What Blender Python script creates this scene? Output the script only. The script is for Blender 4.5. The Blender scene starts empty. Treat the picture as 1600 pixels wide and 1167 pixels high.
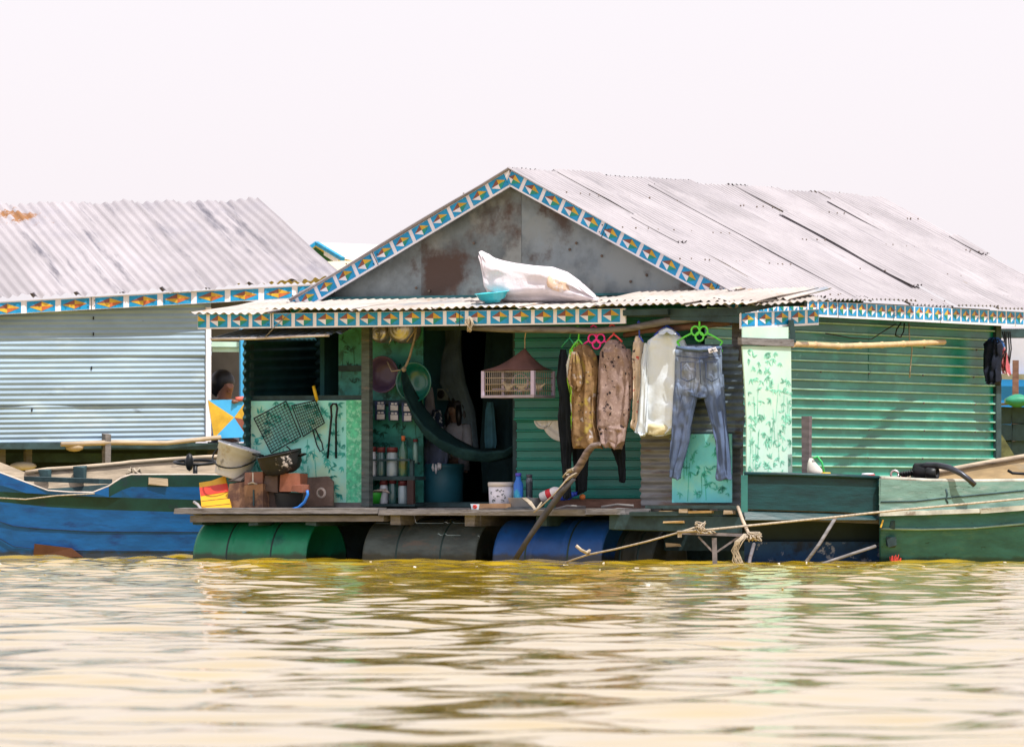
import bpy, math, random
import numpy as np
from mathutils import Vector as Ve, noise as NZ
sc = bpy.context.scene
COL = sc.collection
# ------------------------------------------------------------------ camera, sky, sun, exposure
FPX, CAMD, CAMH, HOR = 12000.0, 60.0, 0.43, 792.0      # focal length and horizon in photo pixels
cd = bpy.data.cameras.new('camera'); cam = bpy.data.objects.new('camera', cd); COL.objects.link(cam)
cam.location = (0, -CAMD, CAMH); cam.rotation_euler = (math.pi/2, 0, 0)
cd.sensor_width = 36; cd.lens = 36*FPX/1600; cd.shift_y = (HOR-583.5)/1600
cd.clip_start = 0.5; cd.clip_end = 20000
cd.dof.use_dof = True; cd.dof.focus_distance = 60.0; cd.dof.aperture_fstop = 20.0
sc.camera = cam
SUN = Ve((0.30, -0.37, 0.88)).normalized()
w = bpy.data.worlds.new('World'); sc.world = w; w.use_nodes = True
nt = w.node_tree; bg = nt.nodes['Background']
sky = nt.nodes.new('ShaderNodeTexSky'); sky.sky_type = 'NISHITA'; sky.sun_disc = False
sky.sun_elevation = math.asin(SUN.z); sky.sun_rotation = math.atan2(SUN.x, SUN.y)
sky.dust_density = 3.0; sky.air_density = 1.0; sky.ozone_density = 1.0
mixs = nt.nodes.new('ShaderNodeMix'); mixs.data_type = 'RGBA'; mixs.inputs[0].default_value = 0.60
mixs.inputs[7].default_value = (12.7, 11.7, 12.4, 1)          # thin bright haze over the whole sky
nt.links.new(sky.outputs[0], mixs.inputs[6]); nt.links.new(mixs.outputs[2], bg.inputs[0])
bg.inputs[1].default_value = 0.0925
sl = bpy.data.lights.new('sun', 'SUN'); sl.energy = 4.2; sl.angle = math.radians(0.5); sl.color = (1, 0.965, 0.91)
so = bpy.data.objects.new('sun', sl); COL.objects.link(so)
so.rotation_euler = SUN.to_track_quat('Z', 'Y').to_euler(); so.location = (10, -10, 30)
sc.view_settings.view_transform = 'Standard'; sc.view_settings.look = 'None'
sc.view_settings.exposure = 0.30; sc.view_settings.gamma = 1.0
sc.cycles.max_bounces = 6; sc.cycles.diffuse_bounces = 3; sc.cycles.glossy_bounces = 3
sc.cycles.use_denoising = True
# ------------------------------------------------------------------ helpers
TH = math.radians(28.6)
U = Ve((math.cos(TH), -math.sin(TH), 0)); V = Ve((math.sin(TH), math.cos(TH), 0)); Z = Ve((0, 0, 1)); X = Ve((1, 0, 0)); Y = Ve((0, 1, 0))
CP = Ve((0, -CAMD, CAMH))
rnd = random.Random(7)
def ray(px, py): return Ve(((px-800)/FPX, 1, (HOR-py)/FPX))
def hp(u, v, z): return U*u + V*v + Z*z                       # house frame to world
def P(px, py, v):                                             # point of the house plane v that the photo shows at px, py
    d = ray(px, py); return CP + d*((v - V.dot(CP))/V.dot(d))
def Pu(px, py, u):                                            # the same on a plane parallel to the side wall
    d = ray(px, py); return CP + d*((u - U.dot(CP))/U.dot(d))
def PD(px, py, D): return CP + ray(px, py)*D
def uvz(p): return U.dot(p), V.dot(p), p.z
def lerp(a, b, t): return a + (b-a)*t
ORG = {}
class MB:
    def __init__(s): s.v, s.f, s.m, s.s = [], [], [], []
    def add(s, vs, fs, m=0, sm=False):
        o = len(s.v); s.v += [Ve(x) for x in vs]
        for f in fs: s.f.append([o+i for i in f]); s.m.append(m); s.s.append(sm)
        return s
    def box(s, c, sz, ax=(X, Y, Z), m=0, j=0):
        a, b, d = ax[0]*(sz[0]/2), ax[1]*(sz[1]/2), ax[2]*(sz[2]/2)
        vs = [c + a*i + b*k + d*l + (Ve((rnd.uniform(-j, j), rnd.uniform(-j, j), rnd.uniform(-j, j))) if j else Ve()) for i in (-1, 1) for k in (-1, 1) for l in (-1, 1)]
        s.add(vs, [(0, 1, 3, 2), (4, 6, 7, 5), (0, 4, 5, 1), (2, 3, 7, 6), (0, 2, 6, 4), (1, 5, 7, 3)], m); return s
    def bar(s, p, q, wd, h, m=0, up=Z, j=0):
        a = (q-p); L = a.length; a = a.normalized(); b = up.cross(a).normalized(); c = a.cross(b)
        return s.box((p+q)/2, (L, wd, h), (a, b, c), m, j)
    def hbox(s, u0, u1, v0, v1, z0, z1, m=0, j=0):
        return s.box(hp((u0+u1)/2, (v0+v1)/2, (z0+z1)/2), (abs(u1-u0), abs(v1-v0), abs(z1-z0)), (U, V, Z), m, j)
    def pbox(s, x0, y0, x1, y1, v, t, m=0, j=0):               # box whose front face fills a photo rectangle on plane v
        a = uvz(P(x0, (y0+y1)/2, v))[0]; b = uvz(P(x1, (y0+y1)/2, v))[0]
        return s.hbox(a, b, v, v+t, P((x0+x1)/2, y1, v).z, P((x0+x1)/2, y0, v).z, m, j)
    def prism(s, pts, vec, m=0):
        n = len(pts); s.add(list(pts)+[p+vec for p in pts], [tuple(range(n)), tuple(range(2*n-1, n-1, -1))]+[(i, i+n, (i+1) % n+n, (i+1) % n) for i in range(n)], m); return s
    def tube(s, pts, r, n=8, m=0, jit=0):
        pts = [Ve(p) for p in pts]; rs = r if isinstance(r, (list, tuple)) else [r]*len(pts); rings = []; pb = None
        for i, p in enumerate(pts):
            t = (pts[min(i+1, len(pts)-1)] - pts[max(i-1, 0)]).normalized()
            if pb is None: pb = t.orthogonal().normalized()
            b = (pb - t*pb.dot(t)).normalized(); pb = b; c = t.cross(b)
            rings.append([p + (b*math.cos(2*math.pi*k/n) + c*math.sin(2*math.pi*k/n))*rs[i]*(1+rnd.uniform(-jit, jit)) for k in range(n)])
        return s.loft(rings, m)
    def loft(s, rings, m=0, caps=True, sm=True):
        n = len(rings[0]); vs = [p for r in rings for p in r]; fs = []
        for i in range(len(rings)-1):
            for k in range(n): fs.append((i*n+k, i*n+(k+1) % n, (i+1)*n+(k+1) % n, (i+1)*n+k))
        s.add(vs, fs, m, sm)
        if caps:
            o = len(s.v)-len(vs); s.f += [[o+k for k in range(n)][::-1], [o+len(vs)-n+k for k in range(n)]]; s.m += [m, m]; s.s += [False, False]
        return s
    def lathe(s, c, prof, n=24, ax=Z, m=0, sm=True):
        a = ax.orthogonal().normalized(); b = ax.cross(a)
        vs = [c + ax*h + (a*math.cos(2*math.pi*k/n)+b*math.sin(2*math.pi*k/n))*max(r, .0004) for r, h in prof for k in range(n)]
        fs = [(i*n+k, i*n+(k+1) % n, (i+1)*n+(k+1) % n, (i+1)*n+k) for i in range(len(prof)-1) for k in range(n)]
        s.add(vs, fs, m, sm); return s
    def ball(s, c, r, n=12, m=0, sc3=(1, 1, 1)):
        vs, fs = [], []
        for i in range(n//2+1):
            a = math.pi*i/(n//2)
            for k in range(n):
                b = 2*math.pi*k/n; vs.append(c + Ve((math.sin(a)*math.cos(b)*r*sc3[0], math.sin(a)*math.sin(b)*r*sc3[1], math.cos(a)*r*sc3[2])))
        fs = [(i*n+k, (i+1)*n+k, (i+1)*n+(k+1) % n, i*n+(k+1) % n) for i in range(n//2) for k in range(n)]
        s.add(vs, fs, m, True); return s
    def build(s, name, mats, parent=None, label=None, cat=None, group=None, kind=None):
        if not isinstance(mats, (list, tuple)): mats = [mats]
        xs = np.array([tuple(p) for p in s.v]); o = Ve(((xs[:, 0].min()+xs[:, 0].max())/2, (xs[:, 1].min()+xs[:, 1].max())/2, xs[:, 2].min()))
        me = bpy.data.meshes.new(name); me.from_pydata([tuple(p-o) for p in s.v], [], s.f)
        for mt in mats: me.materials.append(mt)
        me.polygons.foreach_set('material_index', s.m); me.polygons.foreach_set('use_smooth', s.s); me.update()
        ob = bpy.data.objects.new(name, me); COL.objects.link(ob); place(ob, o, parent); tag(ob, label, cat, group, kind); return ob
def place(ob, o, parent):
    ORG[ob] = o
    if parent: ob.parent = parent; ob.location = o - ORG[parent]
    else: ob.location = o
def tag(ob, label=None, cat=None, group=None, kind=None):
    for k, x in (('label', label), ('category', cat), ('group', group), ('kind', kind)):
        if x: ob[k] = x
    return ob
def E(name, loc, label, cat, group=None):
    o = bpy.data.objects.new(name, None); o.empty_display_size = .1; COL.objects.link(o); place(o, Ve(loc), None); return tag(o, label, cat, group)
SIN = [(i/8, math.sin(2*math.pi*i/8)) for i in range(8)]
RIB = [(0, 0), (.05, .8), (.11, 1), (.19, 1), (.25, .8), (.31, 0), (.65, .0)]
def corrq(mb, a, b, c, d, pitch, amp, prof=SIN, nt=6, m=0, warp=.0, rag=0.0, N=None, seed=0, flip=1, ribm=None):
    """corrugated sheet on the quad a-b-c-d: waves run along a-b, sheets run from a-b to d-c"""
    L = ((b-a).length+(c-d).length)/2; n = max(1, round(L/pitch)); N = N or (b-a).cross(d-a).normalized()*flip
    ss = [(i+f)/n for i in range(n) for f, _ in prof]+[1]; hs = [h for i in range(n) for _, h in prof]+[prof[0][1]]
    vs = []; w_ = len(ss)
    for j in range(nt+1):
        t0 = j/nt
        for s_, h in zip(ss, hs):
            t = t0
            if rag and j in (0, nt): t += rag*(NZ.noise(Ve((s_*9, seed*3.1+j, 0)))+.5*NZ.noise(Ve((s_*37, seed+j, 2))))*(1 if j else -1)
            p = lerp(lerp(a, b, s_), lerp(d, c, s_), t)
            q = warp*NZ.noise(p*1.7+Ve((seed*5.3, 0, 0))) if warp else 0
            vs.append(p + N*(h*amp+q))
    fs = [(j*w_+i, j*w_+i+1, (j+1)*w_+i+1, (j+1)*w_+i) for j in range(nt) for i in range(w_-1)]
    o = len(mb.f); mb.add(vs, fs, m, prof is SIN)
    if ribm is not None:
        for k in range(len(fs)):
            c_ = (k % (w_-1)) % len(prof)
            if (1 <= c_ <= 3 if prof is RIB else c_ in (7, 0)): mb.m[o+k] = ribm
    return mb
# ------------------------------------------------------------------ materials
def M(name, col, rough=.6, metal=0.0, var=.18, scale=6.0, st=(1, 1, 1), patch=None, patch2=None, island=0.0, bump=0.0, bscale=None, spec=.4, streak=None, vor=None):
    m = bpy.data.materials.new(name); m.use_nodes = True; t = m.node_tree; N = t.nodes; L = t.links
    b = N['Principled BSDF']; b.inputs['Roughness'].default_value = rough; b.inputs['Metallic'].default_value = metal; b.inputs['Specular IOR Level'].default_value = spec
    tc = N.new('ShaderNodeTexCoord'); mp = N.new('ShaderNodeMapping'); mp.inputs['Scale'].default_value = st; L.new(tc.outputs['Object'], mp.inputs['Vector'])
    def noise(scl, det=5, off=0):
        n = N.new('ShaderNodeTexNoise'); n.noise_dimensions = '4D'; n.inputs['W'].default_value = off; n.inputs['Scale'].default_value = scl; n.inputs['Detail'].default_value = det; n.inputs['Roughness'].default_value = .62
        L.new(mp.outputs[0], n.inputs['Vector']); return n.outputs['Fac']
    def mix(f, a, c):
        x = N.new('ShaderNodeMix'); x.data_type = 'RGBA'
        for i, val in ((0, f), (6, a), (7, c)):
            if hasattr(val, 'is_output'): L.new(val, x.inputs[i])
            else: x.inputs[i].default_value = val if i == 0 else (*val[:3], 1)
        return x.outputs[2]
    def ramp(f, lo, hi):
        r = N.new('ShaderNodeMapRange'); r.interpolation_type = 'SMOOTHSTEP'; r.inputs[1].default_value = lo; r.inputs[2].default_value = hi; L.new(f, r.inputs[0]); return r.outputs[0]
    nf = noise(scale)
    c = mix(ramp(nf, .3, .7), [x*(1-var) for x in col], [min(1, x*(1+var)) for x in col])
    for i, pt in enumerate((patch, patch2)):
        if pt:
            pc, ps, lo, hi = pt; c = mix(ramp(noise(ps, 6, 3.7+i*2), lo, hi), c, pc)
    if island:
        g = N.new('ShaderNodeNewGeometry'); r = N.new('ShaderNodeMapRange'); r.inputs[3].default_value = 1-island; r.inputs[4].default_value = 1+island*.6
        L.new(g.outputs['Random Per Island'], r.inputs[0]); hs = N.new('ShaderNodeHueSaturation'); L.new(r.outputs[0], hs.inputs['Value']); L.new(c, hs.inputs['Color']); c = hs.outputs[0]
    if streak:                                                  # dirt running along one direction: (angle, colour, scale, lo, hi)
        m2 = N.new('ShaderNodeMapping'); m2.vector_type = 'TEXTURE'; m2.inputs['Rotation'].default_value = (0, 0, streak[0]); m2.inputs['Scale'].default_value = (9, 1, 9); L.new(tc.outputs['Object'], m2.inputs['Vector'])
        n2 = N.new('ShaderNodeTexNoise'); n2.inputs['Scale'].default_value = streak[2]; n2.inputs['Detail'].default_value = 5; n2.inputs['Roughness'].default_value = .7; L.new(m2.outputs[0], n2.inputs['Vector']); c = mix(ramp(n2.outputs['Fac'], streak[3], streak[4]), c, streak[1])
    if vor:                                                     # small printed marks: (colour, scale, size)
        vn = N.new('ShaderNodeTexVoronoi'); vn.inputs['Scale'].default_value = vor[1]; L.new(mp.outputs[0], vn.inputs['Vector']); c = mix(ramp(vn.outputs['Distance'], vor[2]*.8, vor[2]), vor[0], c)
    L.new(c, b.inputs['Base Color'])
    if bump:
        bn = N.new('ShaderNodeBump'); bn.inputs['Strength'].default_value = 1; bn.inputs['Distance'].default_value = bump; L.new(noise(bscale or scale*3, 4, 9), bn.inputs['Height']); L.new(bn.outputs[0], b.inputs['Normal'])
    return m
roof_m = M('galvanised_roof', (.39, .36, .375), .55, 0, .10, 1.2, (1, 1, 1), patch=((.27, .25, .275), 2.3, .50, .80), patch2=((.29, .23, .18), 3.1, .68, .80), island=.10, streak=(-TH, (.17, .16, .18), 12, .54, .74))
roofL_m = M('galvanised_roof_rusty', (.35, .325, .34), .55, 0, .12, 1.0, patch=((.28, .265, .30), 1.6, .5, .8), island=.12, streak=(math.radians(-66), (.13, .125, .15), 7, .54, .74))
awn_m = M('awning_sheet', (.46, .41, .37), .6, 0, .2, 3, patch=((.38, .23, .13), 4.5, .58, .72), patch2=((.24, .27, .31), 1.4, .52, .66), island=.15)
gable_m = M('rusty_gable_sheet', (.19, .225, .24), .5, .1, .35, 3.5, patch=((.25, .28, .28), 2.6, .46, .60), patch2=((.08, .055, .045), 2.6, .53, .66), island=.2, bump=.004)
side_m = M('green_painted_sheet', (.003, .195, .135), .30, 0, .25, 1.6, (1, 1, 2), patch=((.02, .29, .21), 2.2, .50, .66), patch2=((.10, .36, .28), 4.4, .64, .72), spec=.4)
front_m = M('green_sheet_shaded', (.006, .20, .16), .35, 0, .25, 1.6, (1, 1, 2), spec=.5)
blue_wall_m = M('pale_blue_sheet', (.27, .38, .49), .5, 0, .14, 1.2, (1, 1, 3), patch=((.36, .47, .56), 2.0, .5, .7), patch2=((.12, .16, .20), 3.2, .66, .76))
white_p = M('white_paint', (.79, .78, .86), .5, 0, .08, 9, patch=((.52, .48, .48), 9, .62, .76))
blue_p = M('blue_paint', (.010, .29, .60), .45, 0, .2, 12, patch=((.10, .34, .52), 10, .58, .7))
yel_p = M('yellow_paint', (.62, .38, .035), .5, 0, .2, 10); brn_p = M('brown_paint', (.25, .085, .06), .5, 0, .2, 10)
grn_p = M('green_paint', (.015, .27, .20), .5, 0, .2, 10); org_p = M('orange_paint', (.50, .13, .04), .5, 0, .25, 10)
sky_p = M('sky_blue_paint', (.05, .36, .70), .5, 0, .15, 3)
wood_g = M('weathered_wood', (.17, .16, .16), .75, 0, .35, 5, (1, 1, 6), patch=((.09, .075, .07), 7, .52, .7), bump=.004)
wood_t = M('teal_grey_wood', (.075, .10, .10), .7, 0, .35, 5, (1, 1, 6), patch=((.15, .13, .12), 7, .55, .7), bump=.004)
wood_d = M('dark_wet_wood', (.026, .058, .066), .7, 0, .4, 6, bump=.004)
wood_b = M('brown_plank', (.16, .085, .06), .7, 0, .35, 6, (1, 1, 4), bump=.003)
wood_p = M('pale_plank', (.46, .37, .27), .7, 0, .25, 4, (1, 1, 6), patch=((.25, .20, .16), 5, .56, .7), bump=.003)
bamboo_m = M('bamboo', (.60, .42, .22), .45, 0, .2, 8, patch=((.36, .22, .12), 9, .62, .72))
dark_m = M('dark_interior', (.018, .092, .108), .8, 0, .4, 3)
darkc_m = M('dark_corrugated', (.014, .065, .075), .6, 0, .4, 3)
teal_w = M('teal_printed_board', (.04, .26, .225), .5, 0, .35, 7, patch=((.02, .13, .10), 8, .5, .62))
mint_w = M('mint_printed_board', (.29, .75, .69), .45, 0, .12, 2.5, patch=((.50, .78, .58), 2.2, .5, .65))
cyan_w = M('cyan_printed_board', (.16, .68, .74), .4, 0, .12, 2.5, patch=((.28, .74, .64), 2.0, .5, .65))
pale_w = M('pale_printed_board', (.50, .72, .62), .45, 0, .1, 3, patch=((.60, .76, .62), 2.4, .5, .7))
speck_w = M('green_speckled_board', (.10, .58, .34), .45, 0, .3, 22, patch=((.28, .74, .52), 30, .5, .6))
leaf_pl = M('pale_bamboo_print', (.25, .64, .47), .5, 0, .3, 10); leaf_pr = M('bamboo_print', (.07, .50, .42), .5, 0, .3, 10); leaf_dk = M('bamboo_print_dark', (.012, .10, .08), .5)
blackm = M('black_metal', (.012, .014, .016), .45, .3, .4, 12); soot = M('sooty_pot', (.012, .013, .014), .6, 0, .4, 8, bump=.003)
alu = M('aluminium', (.62, .60, .58), .32, .85, .15, 8); dull_alu = M('brown_metal_pot', (.46, .45, .46), .3, .75, .2, 6)
drum_g = M('green_plastic_drum', (.010, .22, .12), .38, 0, .2, 4, patch=((.006, .10, .08), 3, .58, .75)); drum_k = M('rusty_grey_drum', (.06, .08, .082), .6, 0, .35, 4, (1, 1, 3), patch=((.11, .095, .085), 5, .5, .66), bump=.004)
drum_b = M('blue_plastic_drum', (.008, .075, .30), .42, 0, .25, 3, patch=((.02, .05, .12), 4, .6, .75)); drum_d = M('dark_drum', (.03, .04, .04), .6, 0, .4, 5)
rope_m = M('pale_rope', (.40, .34, .26), .85, 0, .3, 40); rope_d = M('grey_rope', (.22, .20, .17), .85, 0, .3, 40)
steel = M('grey_steel', (.20, .18, .19), .5, .4, .3, 14, patch=((.16, .08, .05), 12, .58, .7))
# ------------------------------------------------------------------ water
def axis(segs):
    out = [segs[0][0]]
    for a, b, d0, d1 in segs:
        x = a; d = d0
        n = max(1, int(2*(b-a)/(d0+d1)))
        st = np.linspace(d0, d1, n); st *= (b-a)/st.sum(); out += list(a+np.cumsum(st))
    return np.array(out)
xs = axis([(-6000, -300, 900, 40), (-300, -12, 30, .3), (-12, -3.2, .12, .045), (-3.2, 3.2, .035, .035), (3.2, 12, .045, .12), (12, 300, .3, 30), (300, 6000, 40, 900)])
ys = axis([(-140, -52, 3, .06), (-52, -20, .045, .045), (-20, 8, .05, .05), (8, 40, .07, .8), (40, 9000, 1.5, 900)])
GX, GY = np.meshgrid(xs, ys); H = np.zeros_like(GX); rg = np.random.default_rng(11)
for i in range(52):
    swell = i < 32
    lam = math.exp(rg.uniform(math.log(.42), math.log(2.0))) if swell else math.exp(rg.uniform(math.log(.2), math.log(.5)))
    k = 2*math.pi/lam; an = rg.uniform(0, 2*math.pi); ph = rg.uniform(0, 6.28)
    a = (.0155 if swell else .008)*lam/(2*math.pi)*rg.uniform(.6, 1.4)
    q = k*(GX*math.cos(an)+GY*math.sin(an))+ph + .5*np.sin(GX*rg.uniform(.3, .9)+GY*rg.uniform(.2, .7)+rg.uniform(0, 6))
    calm = np.clip(.66+(GY+16)/18, .66, 1.9)                       # the ruffled water by the houses calms towards the open river
    if swell: e = calm
    else:                                                       # short chop comes in patches
        e = np.clip(.35+.9*np.sin(GX*rg.uniform(.8, 1.6)+rg.uniform(0, 6))*np.sin(GY*rg.uniform(.4, .9)+rg.uniform(0, 6)), 0, 1.25)*(.25+.75*calm)
    H += a*e*(np.sin(q)+.25*np.cos(2*q))
fade = np.clip(1-(np.abs(GX)-14)/20, 0, 1)*np.clip(1-(GY-10)/25, 0, 1)*np.clip((GY+100)/30, 0, 1)
H *= fade
wv = np.stack([GX.ravel(), GY.ravel(), H.ravel()], 1); ny, nx = GX.shape
idx = np.arange(nx*ny).reshape(ny, nx); wf = np.stack([idx[:-1, :-1].ravel(), idx[:-1, 1:].ravel(), idx[1:, 1:].ravel(), idx[1:, :-1].ravel()], 1)
me = bpy.data.meshes.new('water'); me.vertices.add(len(wv)); me.vertices.foreach_set('co', wv.ravel()); me.loops.add(wf.size); me.loops.foreach_set('vertex_index', wf.ravel().astype(np.int32))
me.polygons.add(len(wf)); me.polygons.foreach_set('loop_start', np.arange(0, wf.size, 4, dtype=np.int32)); me.polygons.foreach_set('loop_total', np.full(len(wf), 4, dtype=np.int32)); me.update(calc_edges=True)
me.polygons.foreach_set('use_smooth', np.ones(len(wf), dtype=bool))
water = bpy.data.objects.new('water', me); COL.objects.link(water); water['kind'] = 'structure'
wm = M('muddy_water', (.40, .268, .012), .015, 0, .12, .6, spec=.5, bump=.0008, bscale=7); wm.node_tree.nodes['Principled BSDF'].inputs['IOR'].default_value = 1.33
me.materials.append(wm)
# ------------------------------------------------------------------ painted fascia boards
TILE = [white_p, blue_p, brn_p, yel_p, grn_p, org_p, wood_d]
def fascia(A, B, h, tw, down, nrm, parent, scheme=(2, 3, 0, 4), sep=.17, bot=.12, dw=.92, off=0.0, top=.03, t=.018):
    """a board from A to B (its upper edge), with a row of painted diamonds"""
    mb = MB(); a = (B-A); L = a.length; a.normalize(); d = down.normalized(); n = nrm.normalized()
    mb.prism([A, B, B+d*h, A+d*h], -n*t)
    x = -off
    while x < L-.01:
        x0, x1 = max(0.004, x+tw*sep/2), min(L-.004, x+tw*(1-sep/2)); cx = x+tw/2; y0, y1 = h*top, h*(1-bot); cy = (y0+y1)/2
        if x1-x0 > .012:
            q = lambda X_, Y_, e: A + a*min(max(X_, x0), x1) + d*Y_ + n*e
            mb.add([q(x0, y0, .002), q(x1, y0, .002), q(x1, y1, .002), q(x0, y1, .002)], [(0, 1, 2, 3)], 1)
            hw = (tw*(1-sep))*dw/2*rnd.uniform(.93, 1.04); hh = (y1-y0)*.42*rnd.uniform(.92, 1.08); cx += rnd.uniform(-.006, .006); cy += rnd.uniform(-.003, .003)
            for i, (sx, sy) in enumerate(((-1, -1), (1, -1), (-1, 1), (1, 1))):
                if (sx < 0 and cx > x0) or (sx > 0 and cx < x1): mb.add([q(cx, cy, .004), q(cx+sx*hw, cy, .004), q(cx, cy+sy*hh, .004)], [(0, 1, 2)], scheme[i])
        x += tw
    jx = tw*rnd.uniform(3.2, 5)
    while jx < L-.2:                                            # joints between lengths of board, with nails either side
        q = lambda X_, Y_, e: A + a*X_ + d*Y_ + n*e
        mb.add([q(jx, 0, .005), q(jx+.006, 0, .005), q(jx+.009, h, .005), q(jx+.003, h, .005)], [(0, 1, 2, 3)], 6)
        for o_, y_ in ((-.03, .25), (.035, .3), (-.028, .75), (.032, .7)): mb.add([q(jx+o_+math.cos(k)*.006, h*y_+math.sin(k)*.006, .0055) for k in (0, 1.05, 2.1, 3.14, 4.2, 5.2)], [tuple(range(6))], 6)
        jx += tw*rnd.uniform(5, 9)
    return mb.build('fascia_board', TILE, parent)
# ------------------------------------------------------------------ the main house
house = E('floating_house', hp(-.5, 3, .35), 'green corrugated floating house with rusty gable, tile painted trim and open front porch', 'house')
RU, RZ, EUR, EUL, EZ, V0, V1 = -.52, 3.115, 1.53, -2.57, 2.085, .93, 7.7
def roof_slope(eu, seed):
    mb = MB(); r = random.Random(seed); v = V0; i = 0; nrm = Ve()
    ridge_n = (U*(RZ-EZ)*(1 if eu > RU else -1)+Z*abs(eu-RU)).normalized()
    while v < V1-.05:
        wd = min(.78+r.uniform(-.05, .05), V1-v); e = (i % 2)*.014+r.uniform(0, .008); ex = r.uniform(-.03, .03)
        a = hp(eu+(ex if eu > RU else -ex), v-.05, EZ)+ridge_n*e; b = hp(eu+(ex if eu > RU else -ex), v+wd, EZ)+ridge_n*(e+r.uniform(0, .012))
        c = hp(RU, v+wd+r.uniform(-.02, .02), RZ)+ridge_n*(e+r.uniform(0, .012)); d = hp(RU, v-.05, RZ)+ridge_n*e
        corrq(mb, a, b, c, d, .076, .0115, SIN, 8, 0, warp=.012, rag=.004, N=ridge_n, seed=seed+i, ribm=2); v += wd; i += 1
        if r.random() < .75:                                    # a narrow strip laid over the lap, its edge lifted
            k0, k1 = sorted((r.uniform(0, .5), r.uniform(.5, 1))); w2 = r.uniform(.15, .32); up = r.uniform(.022, .034)
            f0, f1 = lerp(hp(eu, v-w2, EZ), hp(RU, v-w2, RZ), k0), lerp(hp(eu, v-w2, EZ), hp(RU, v-w2, RZ), k1)
            corrq(mb, f0+ridge_n*.022, f0+V*w2+ridge_n*up, f1+V*w2+ridge_n*(up+.01), f1+ridge_n*.022, .076, .0115, SIN, 6, 0, warp=.012, rag=.01, N=ridge_n, seed=seed+i+50, ribm=2)
    for t in (.03, .27, .52, .80):                              # nail heads
        x = V0
        while x < V1:
            p = lerp(hp(eu, x, EZ), hp(RU, x, RZ), t+r.uniform(-.006, .006))+ridge_n*.024
            if r.random() < .8: mb.ball(p, r.uniform(.006, .009), 6, 1)
            x += .152*r.choice((.5, 1, 1, 1.5))
    return mb
nail_m = M('rusty_nail', (.15, .11, .085), .7)
wave_shade_m = M('painted_wave_shade', (.275, .255, .27), .6, 0, .25, 1.6, patch=((.38, .355, .37), 2.0, .45, .7))  # shading of the corrugation painted as darker faces on one flank of each wave
rf = roof_slope(EUR, 3).build('roof', [roof_m, nail_m, wave_shade_m], house)
roof_slope(EUL, 40).build('roof', [roof_m, nail_m, wave_shade_m], house)
# gable of four overlapping sheets
VG = 1.06; gm = MB(); slope = (RZ-EZ)/(RU-EUL)
seams = [EUL+.22, uvz(P(664, 420, VG))[0], uvz(P(815, 350, VG))[0], uvz(P(1000, 420, VG))[0], EUR-.1]
zt = lambda u: (RZ-.05)-slope*abs(u-RU)
for i in range(4):
    a, b = seams[i]-.03, seams[i+1]+.0; us = [a]+([RU] if a < RU < b else [])+[b]; e = V*(-.006*(i % 2)-.002*i)
    gm.prism([hp(a, VG, 2.02)+e, hp(b, VG, 2.02)+e]+[hp(u, VG, max(zt(u), 2.03))+e for u in us[::-1]], V*.004, 2 if i == 1 else 0)
for x_, y_ in ((670, 455), (650, 450), (770, 440), (820, 455), (900, 380), (985, 440), (1010, 430), (940, 400), (740, 380), (890, 300+90)):
    gm.lathe(P(x_, y_, VG-.02), [(.0, -.008), (.009, -.006), (.012, .004)], 8, V, 1)
gm.build('gable_wall', [gable_m, nail_m, M('heavily_rusted_sheet', (.15, .18, .19), .5, .1, .35, 3.5, patch=((.26, .28, .27), 2.8, .46, .6), patch2=((.075, .045, .035), 1.7, .48, .62), bump=.004)], house)
dn = lambda s: (U*(-s)*slope*0 + -Z)
for sgn, eu in ((-1, EUL), (1, EUR)):
    al = (hp(eu, V0, EZ)-hp(RU, V0, RZ)).normalized(); dperp = (al.cross(V)*(1 if sgn > 0 else -1)); dperp = dperp if dperp.z < 0 else -dperp
    top = hp(RU, V0-.01, RZ-.012) + (U*.012*sgn); end = hp(eu, V0-.01, EZ-.012)
    A, B = (end, top) if sgn < 0 else (top, end)
    fascia(A, B, .118, .196, dperp, -V, house, off=.10 if sgn < 0 else .05)
fascia(hp(EUR-.02, V0-.02, EZ-.012), hp(EUR-.02, V1, EZ-.012), .125, .178, -Z, U, house, scheme=(3, 2, 4, 0), dw=.95, bot=.16, sep=.16)
# porch awning
aw = MB(); A0, A1 = uvz(P(301, 484, -.06))[0], uvz(P(1163, 484, -.06))[0]
edges = [A0, A0+.72, A0+1.47, A0+2.2, A0+2.96, A0+3.68, A0+4.42, A1+.02]
for i in range(7):
    a, b = edges[i]-.03, edges[i+1]+.02; e = .008*(i % 2)
    zf = [1.975, 1.985, 1.98, 1.985, 1.98, 1.99, 1.985][i]; zb = 2.10 if i < 5 else 2.09
    corrq(aw, hp(a, -.07-.02*(i % 3), zf+e), hp(b, -.07-.02*(i % 3), zf+e), hp(b, 1.05, zb+e), hp(a, 1.05, zb+e), .074, .0085, SIN, 6, 0, warp=.014, rag=.012, N=Z, seed=60+i)
for i, (a, b, z0, v0) in enumerate(((A1-1.45, A1-.62, 2.035, .30), (A1-.78, A1+.02, 2.02, .12), (A1-.35, A1+.13, 2.055, .45))):   # extra loose sheets at the right
    corrq(aw, hp(a, v0, z0), hp(b, v0, z0-.012), hp(b+.05, 1.1, 2.15), hp(a, 1.1, 2.13), .074, .012, SIN, 5, 0, warp=.02, rag=.02, N=Z, seed=80+i)
corrq(aw, hp(A1-.02, -.04, 1.985), hp(A1+.34, .78, 2.03), hp(A1-.25, 1.1, 2.11), hp(A1-.45, .3, 2.05), .074, .008, SIN, 4, 0, warp=.02, rag=.01, N=Z, seed=91)
aw.build('awning_roof', awn_m, house)
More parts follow.
